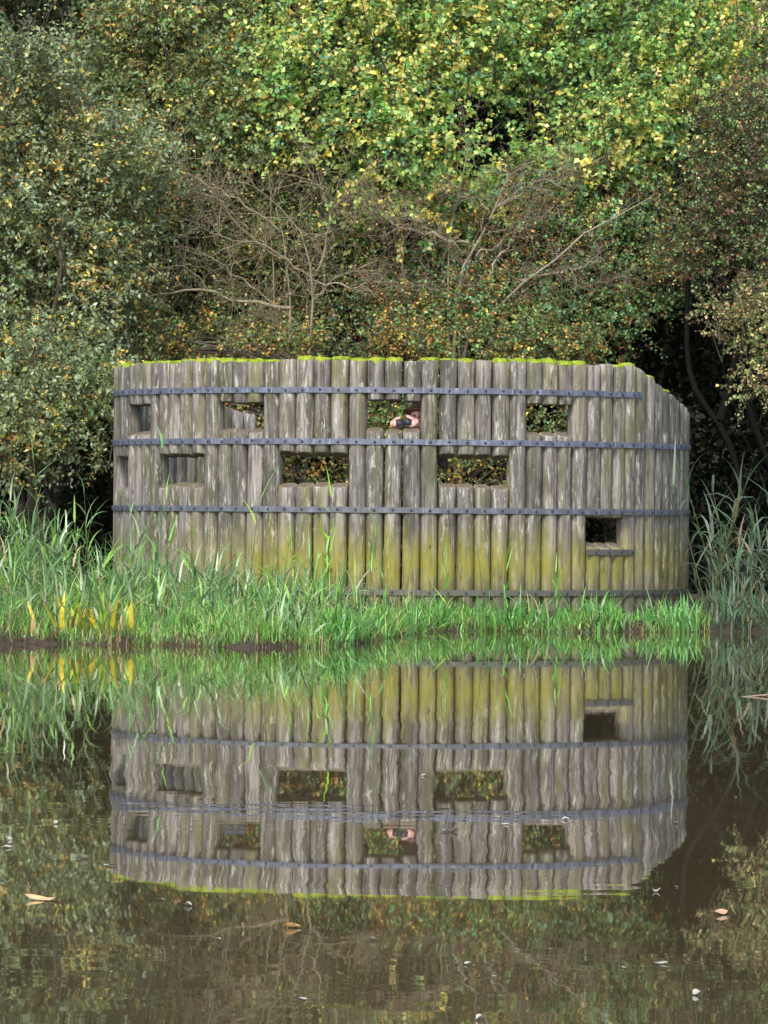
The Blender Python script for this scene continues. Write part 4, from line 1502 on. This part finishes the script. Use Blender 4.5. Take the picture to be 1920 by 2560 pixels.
n = 440
p = scatter(n, lambda n: rng.uniform(-6.0, -.3, n), lambda x, n: rng.uniform(edge_y(x) + .3, 62.8, n))
p = p[~in_hide(p, .2)]
hs = rng.uniform(.35, .95, len(p)) * np.clip(.92 - (p[:, 0] + 3.4) * .24, .36, 1.1)
hs[(p[:, 0] > -3.4)] *= .82
hs[p[:, 1] < 54] *= .7
reed_bed('reed_bed', 'thick bed of grey-green reeds left of the hide', p, hs, reed_pal)
n = 80
p = scatter(n, lambda n: 3.8 + 2.7 * rng.uniform(0, 1, n) ** .7, lambda x, n: rng.uniform(60.1, 63.6, n))
hs = rng.uniform(.4, 1.0, len(p)) * np.clip((p[:, 0] - 3.2) * .9, .5, 1.3)
reed_bed('reed_bed', 'drooping grey reeds and dead stalks at the right edge of the water', p, hs, grey_pal, lean=.3, droop=2.1, Ll=(.35, .75), Wl=(.030, .052), stem_c=(.2, .15, .09))
n = 1500
p = scatter(n, lambda n: rng.uniform(3.75, 6.4, n), lambda x, n: edge_y(x) + rng.uniform(-.05, 1.6, n))
grass('sedge', 'broad grey-green sedge leaves at the water beside the dark hollow', p, (.25, .6), (.022, .045), .5, 1.7, grey_pal)


def reed_thing(label, foot, h, nleaf, pal, group=None, **kw):
    r = empty('reed', foot)
    tag(r, label, 'reed', group)
    A, B = Acc(), []
    reed_geo(A, B, foot, h, nleaf, pal, **kw)
    A.build('stem', [M['blade']], r, False, foot)
    for v, f, c, n, nl in B:
        for i in range(nl):
            vi = v.reshape(nl, n, 3)[i]
            fi = []
            for ff in f:
                fr = ff[(ff.min(1) >= i * n) & (ff.max(1) < (i + 1) * n)] - i * n
                if len(fr): fi.append(fr)
            mesh_np('leaf', vi, fi, [M['blade']], c.reshape(nl, n, 3)[i], False, r, foot)
    return r


def reed_at(label, px, ytop, depth, nleaf, group=None, pal=reed_pal, **kw):
    tp = at(px, ytop, depth)
    ft = ground_pt(tp.x, depth)
    return reed_thing(label, ft, tp.z - ft[2], nleaf, pal, group, **kw)


lush = [(srgb(128, 190, 84), 3), (srgb(146, 204, 110), 2), (srgb(110, 168, 96), 2), (srgb(160, 200, 60), 1)]
reed_at('tallest fresh green reed in front of the log under the lower middle slot', 822, 1235, 56.5, 7, pal=lush, lean=.02, droop=1.1, Ll=(.3, .48), Wl=(.032, .045))
reed_at('slim reed with white-edged leaves before the third lower post of the hide', 625, 1215, 57.0, 6, pal=lush, lean=.03, droop=1.0)
reed_at('reed crossing the lower left slot of the hide', 425, 1120, 57.5, 6, pal=lush, lean=.03, droop=1.0, Ll=(.3, .42))
reed_at('tall pale reed standing alone above the reed bed at the far left', 108, 1150, 56.0, 7, lean=.03, droop=1.0)
reed_at('arching reed at the far left beside the reed with pale tip', 30, 1240, 56.0, 6, lean=.05)
reed_at('reed with a drooping tip just left of the hide', 225, 1230, 57.5, 6, lean=.03)
reed_at('short bright reed before the algae-stained logs below the middle', 960, 1390, 58.3, 5, pal=lush, lean=.04, Ll=(.25, .4))
reed_at('yellow-tipped reed right of the tallest fresh reed', 925, 1340, 57.2, 6, pal=lush, lean=.04, Ll=(.25, .42))
reed_at('spiky upright reed below the lower right-of-middle slot', 1118, 1380, 59.2, 5, pal=lush, lean=.03, droop=.4, Ll=(.25, .4))
reed_at('slender reed tuft in the sedge right of the middle', 1212, 1360, 59.3, 4, pal=lush, lean=.03, droop=.4, Ll=(.25, .35))
reed_at('leaning reed in front of the small low slot', 1262, 1400, 59.4, 5, pal=lush, lean=.1, Ll=(.25, .4))
reed_at('bent reed near the short metal band at the lower right', 1390, 1430, 59.5, 5, pal=lush, lean=.1, Ll=(.25, .4))
ORD = ('first', 'second', 'third', 'fourth', 'fifth', 'sixth', 'seventh', 'eighth', 'ninth', 'tenth', 'eleventh', 'twelfth', 'thirteenth', 'fourteenth',
       'fifteenth', 'sixteenth', 'seventeenth', 'eighteenth', 'nineteenth', 'twentieth', 'twenty-first', 'twenty-second')
for i, px in enumerate(sorted(rng.uniform(-5, 560, 20))):
    reed_at('grey-green reed rising above the left reed bed, %s of its row from the left' % ORD[i], px, float(rng.uniform(1270, 1370)) + max(0, px - 280) * .2,
            float(rng.uniform(54.5, 58)), 6, 'tall reeds along the left bank')
for i, px in enumerate(sorted(rng.uniform(620, 900, 9))):
    reed_at('bright green reed before the left-middle logs, %s of its row from the left' % ORD[i], px, float(rng.uniform(1370, 1470)), float(rng.uniform(56, 58)), 5,
            'bright reeds before the hide', lush, Ll=(.25, .42))
for i, px in enumerate(sorted(rng.uniform(1745, 1935, 12))):
    reed_at('grey drooping reed by the dark hollow, %s of its row from the hide' % ORD[i], px, float(rng.uniform(1130, 1400)), float(rng.uniform(60.6, 63)), 8,
            'grey reeds right of the hide', grey_pal, lean=.25, droop=2.1, Ll=(.4, .75), Wl=(.030, .052))

# dock plants with yellow and rust leaves
def dock(label, px, py, depth, n, hmax, pal):
    p = at(px, py, depth)
    ft = ground_pt(p.x, depth)
    r = empty('dock_plant', ft)
    tag(r, label, 'plant')
    for i in range(n):
        b = ft + np.array([rng.normal() * .13, rng.normal() * .10, .03])
        v, f, k = blades(b[None], np.array([rng.uniform(0, 6.28)]), np.array([abs(rng.normal()) * .28]), np.array([abs(rng.normal()) * .6]),
                         np.array([rng.uniform(.5, 1) * hmax]), np.array([rng.uniform(.05, .08)]), 7, .5, .45)
        c = pick(pal, 1)[0]
        c2 = np.tile(c, (k, 1)) * np.linspace(.85, 1.15, k)[:, None]
        mesh_np('leaf', v, f, [M['blade']], c2, False, r, ft)
    return r


dp = [(srgb(170, 192, 70), 3.5), (srgb(228, 204, 76), 2.6), (srgb(222, 190, 120), 1.2), (srgb(150, 110, 84), .25), (srgb(140, 178, 72), 2)]
dock('dock plant with green, yellow and rust leaves at the left water edge', 180, 1580, 52.3, 26, .55, dp)
dock('yellowing dock plant beside the rust-leaved one at the left water edge', 268, 1580, 52.4, 22, .50, dp)
dock('small brown dock clump low on the left mud edge', 120, 1590, 51.9, 7, .22, [(srgb(180, 156, 100), 2), (DEAD, 2), (srgb(150, 150, 86), 2)])
dock('broad dark green dock leaves low in the grass below the left slot', 635, 1500, 54.5, 6, .50, [(srgb(84, 120, 40), 2), (srgb(120, 140, 40), 1)])

# floating leaves
leafm = simple('floating_leaf', (0.36, 0.34, 0.29), 0.6, 0.3, 0.3, 30)
leafo = simple('floating_orange_leaf', (0.75, 0.45, 0.20), 0.5, 0.4, 0.3, 20)
leafb = simple('floating_brown_leaf', (0.42, 0.27, 0.16), 0.6, 0.4, 0.3, 20)


def curled(L, Wd, lift, seed):
    """small floating leaf: pointed outline, uneven rim lifted off the water"""
    r = random.Random(seed)
    n = 14
    v, f = [(0, 0, .003)], []
    ph, ph2 = r.uniform(0, 6.3), r.uniform(0, 6.3)
    for ring in (.5, 1.0):
        for j in range(n):
            a = 2 * math.pi * j / n
            k = 1 + .22 * math.sin(3 * a + ph) + .12 * math.sin(5 * a + ph2)
            z = .003 + lift * ring ** 2 * max(0, .45 + .5 * math.sin(2 * a + ph2) + .35 * math.sin(a + ph))
            v.append((L * .5 * ring * k * math.cos(a), Wd * .5 * ring * k * math.sin(a), z))
    for j in range(n):
        a, b = 1 + j, 1 + (j + 1) % n
        f.append((0, a, b))
        f.append((a, a + n, b + n, b))
    me = bpy.data.meshes.new('floating_leaf')
    me.from_pydata(v, [], f)
    me.polygons.foreach_set('use_smooth', [True] * len(f))
    return me


fl = [(20, 2100), (15, 2120), (135, 2060), (272, 2165), (12, 2212), (400, 2252), (470, 2265), (1118, 2080), (1306, 1690), (1352, 1695), (1784, 1806),
      (757, 2330), (932, 2352), (1175, 2412), (1744, 2488), (1648, 2410), (1564, 2420), (540, 2350), (1200, 2550), (750, 2500), (1414, 2050), (1062, 1940), (1640, 2230), (1258, 2062), (1690, 2060)]
def stretch(py):
    return 'near' if py > 2300 else ('middle' if py > 2000 else 'far')


rank = {}
for zone in ('near', 'middle', 'far'):
    for j, q_ in enumerate(sorted(q_ for q_ in fl if stretch(q_[1]) == zone)):
        rank[q_] = 'small pale leaf afloat, %s from the left in the %s stretch of water' % (ORD[j], zone)
for i, (px, py) in enumerate(fl):
    w = on_water(px, py)
    big = py > 2050
    me = curled((.03, .04, .028, .045)[i % 4], .028, (.010, .007, .012, .005)[i % 4], i)
    me.materials.append(leafm)
    o = link('floating_leaf', me)
    o.location = w
    o.rotation_euler = (0, 0, rng.uniform(-.6, .6))
    tag(o, rank[(px, py)], 'leaf', 'pale leaves afloat on the pond')
for px, py, L, lab, mt in ((110, 2250, .12, 'large curled orange and cream leaf floating at the left of the pond', leafo), (1122, 2080, .07, 'white curled leaf floating in the reflection of the hide', leafm),
                           (1796, 2287, .06, 'brownish leaf floating at the right of the pond', leafb), (732, 2320, .06, 'thin orange leaf afloat below the reflected hide', leafo),
                           (205, 2148, .05, 'round white feather-like leaf floating left of the reflected hide', leafm)):
    me = curled(L, L * .6, .03 if L > .12 else .014, int(px))
    me.materials.append(mt)
    o = link('floating_leaf', me)
    o.location = on_water(px, py)
    o.rotation_euler = (0, 0, .15)
    tag(o, lab, 'leaf')
# driftwood at the right
d = on_water(1900, 1742)
A = Acc()
tube1(A, smooth_line([np.array(d) + np.array([-.18, .02, -.01]), np.array(d) + np.array([.1, 0, .02]), np.array(d) + np.array([.6, -.05, .01])], 10), .006, .014, (.24, .18, .13), 8)
o = A.build('driftwood', [M['bark']], None, True, np.array(d))
tag(o, 'pale stick of driftwood lying in the water at the right edge', 'driftwood')
# fallen straw stem
d0, d1 = at(1035, 1588, 57.8), at(1082, 1552, 58.6)
A = Acc()
tube1(A, smooth_line([np.array(d0), np.array(d1)], 5), .008, .010, (.5, .44, .3), 6)
o = A.build('fallen_reed_stem', [M['bark']], None, True, np.array(d0))
tag(o, 'straw-coloured dead reed stem slanting into the water at the middle of the bank', 'stem')
# seeds and dust on the water
n = 60
pp = np.array([on_water(float(rng.uniform(0, 1920)), float(rng.uniform(1660, 2555))) for _ in range(n)])
v, f, k = blades(pp + np.array([0, 0, .003]), rng.uniform(0, 6.28, n), np.full(n, 1.5), np.zeros(n), rng.uniform(.008, .022, n), rng.uniform(.005, .010, n), 3)
A = Acc(); A.add(v, f)
o = A.build('floating_specks', [leafm])
tag(o, 'tiny pale seeds and specks scattered on the pond', 'specks', kind='stuff')
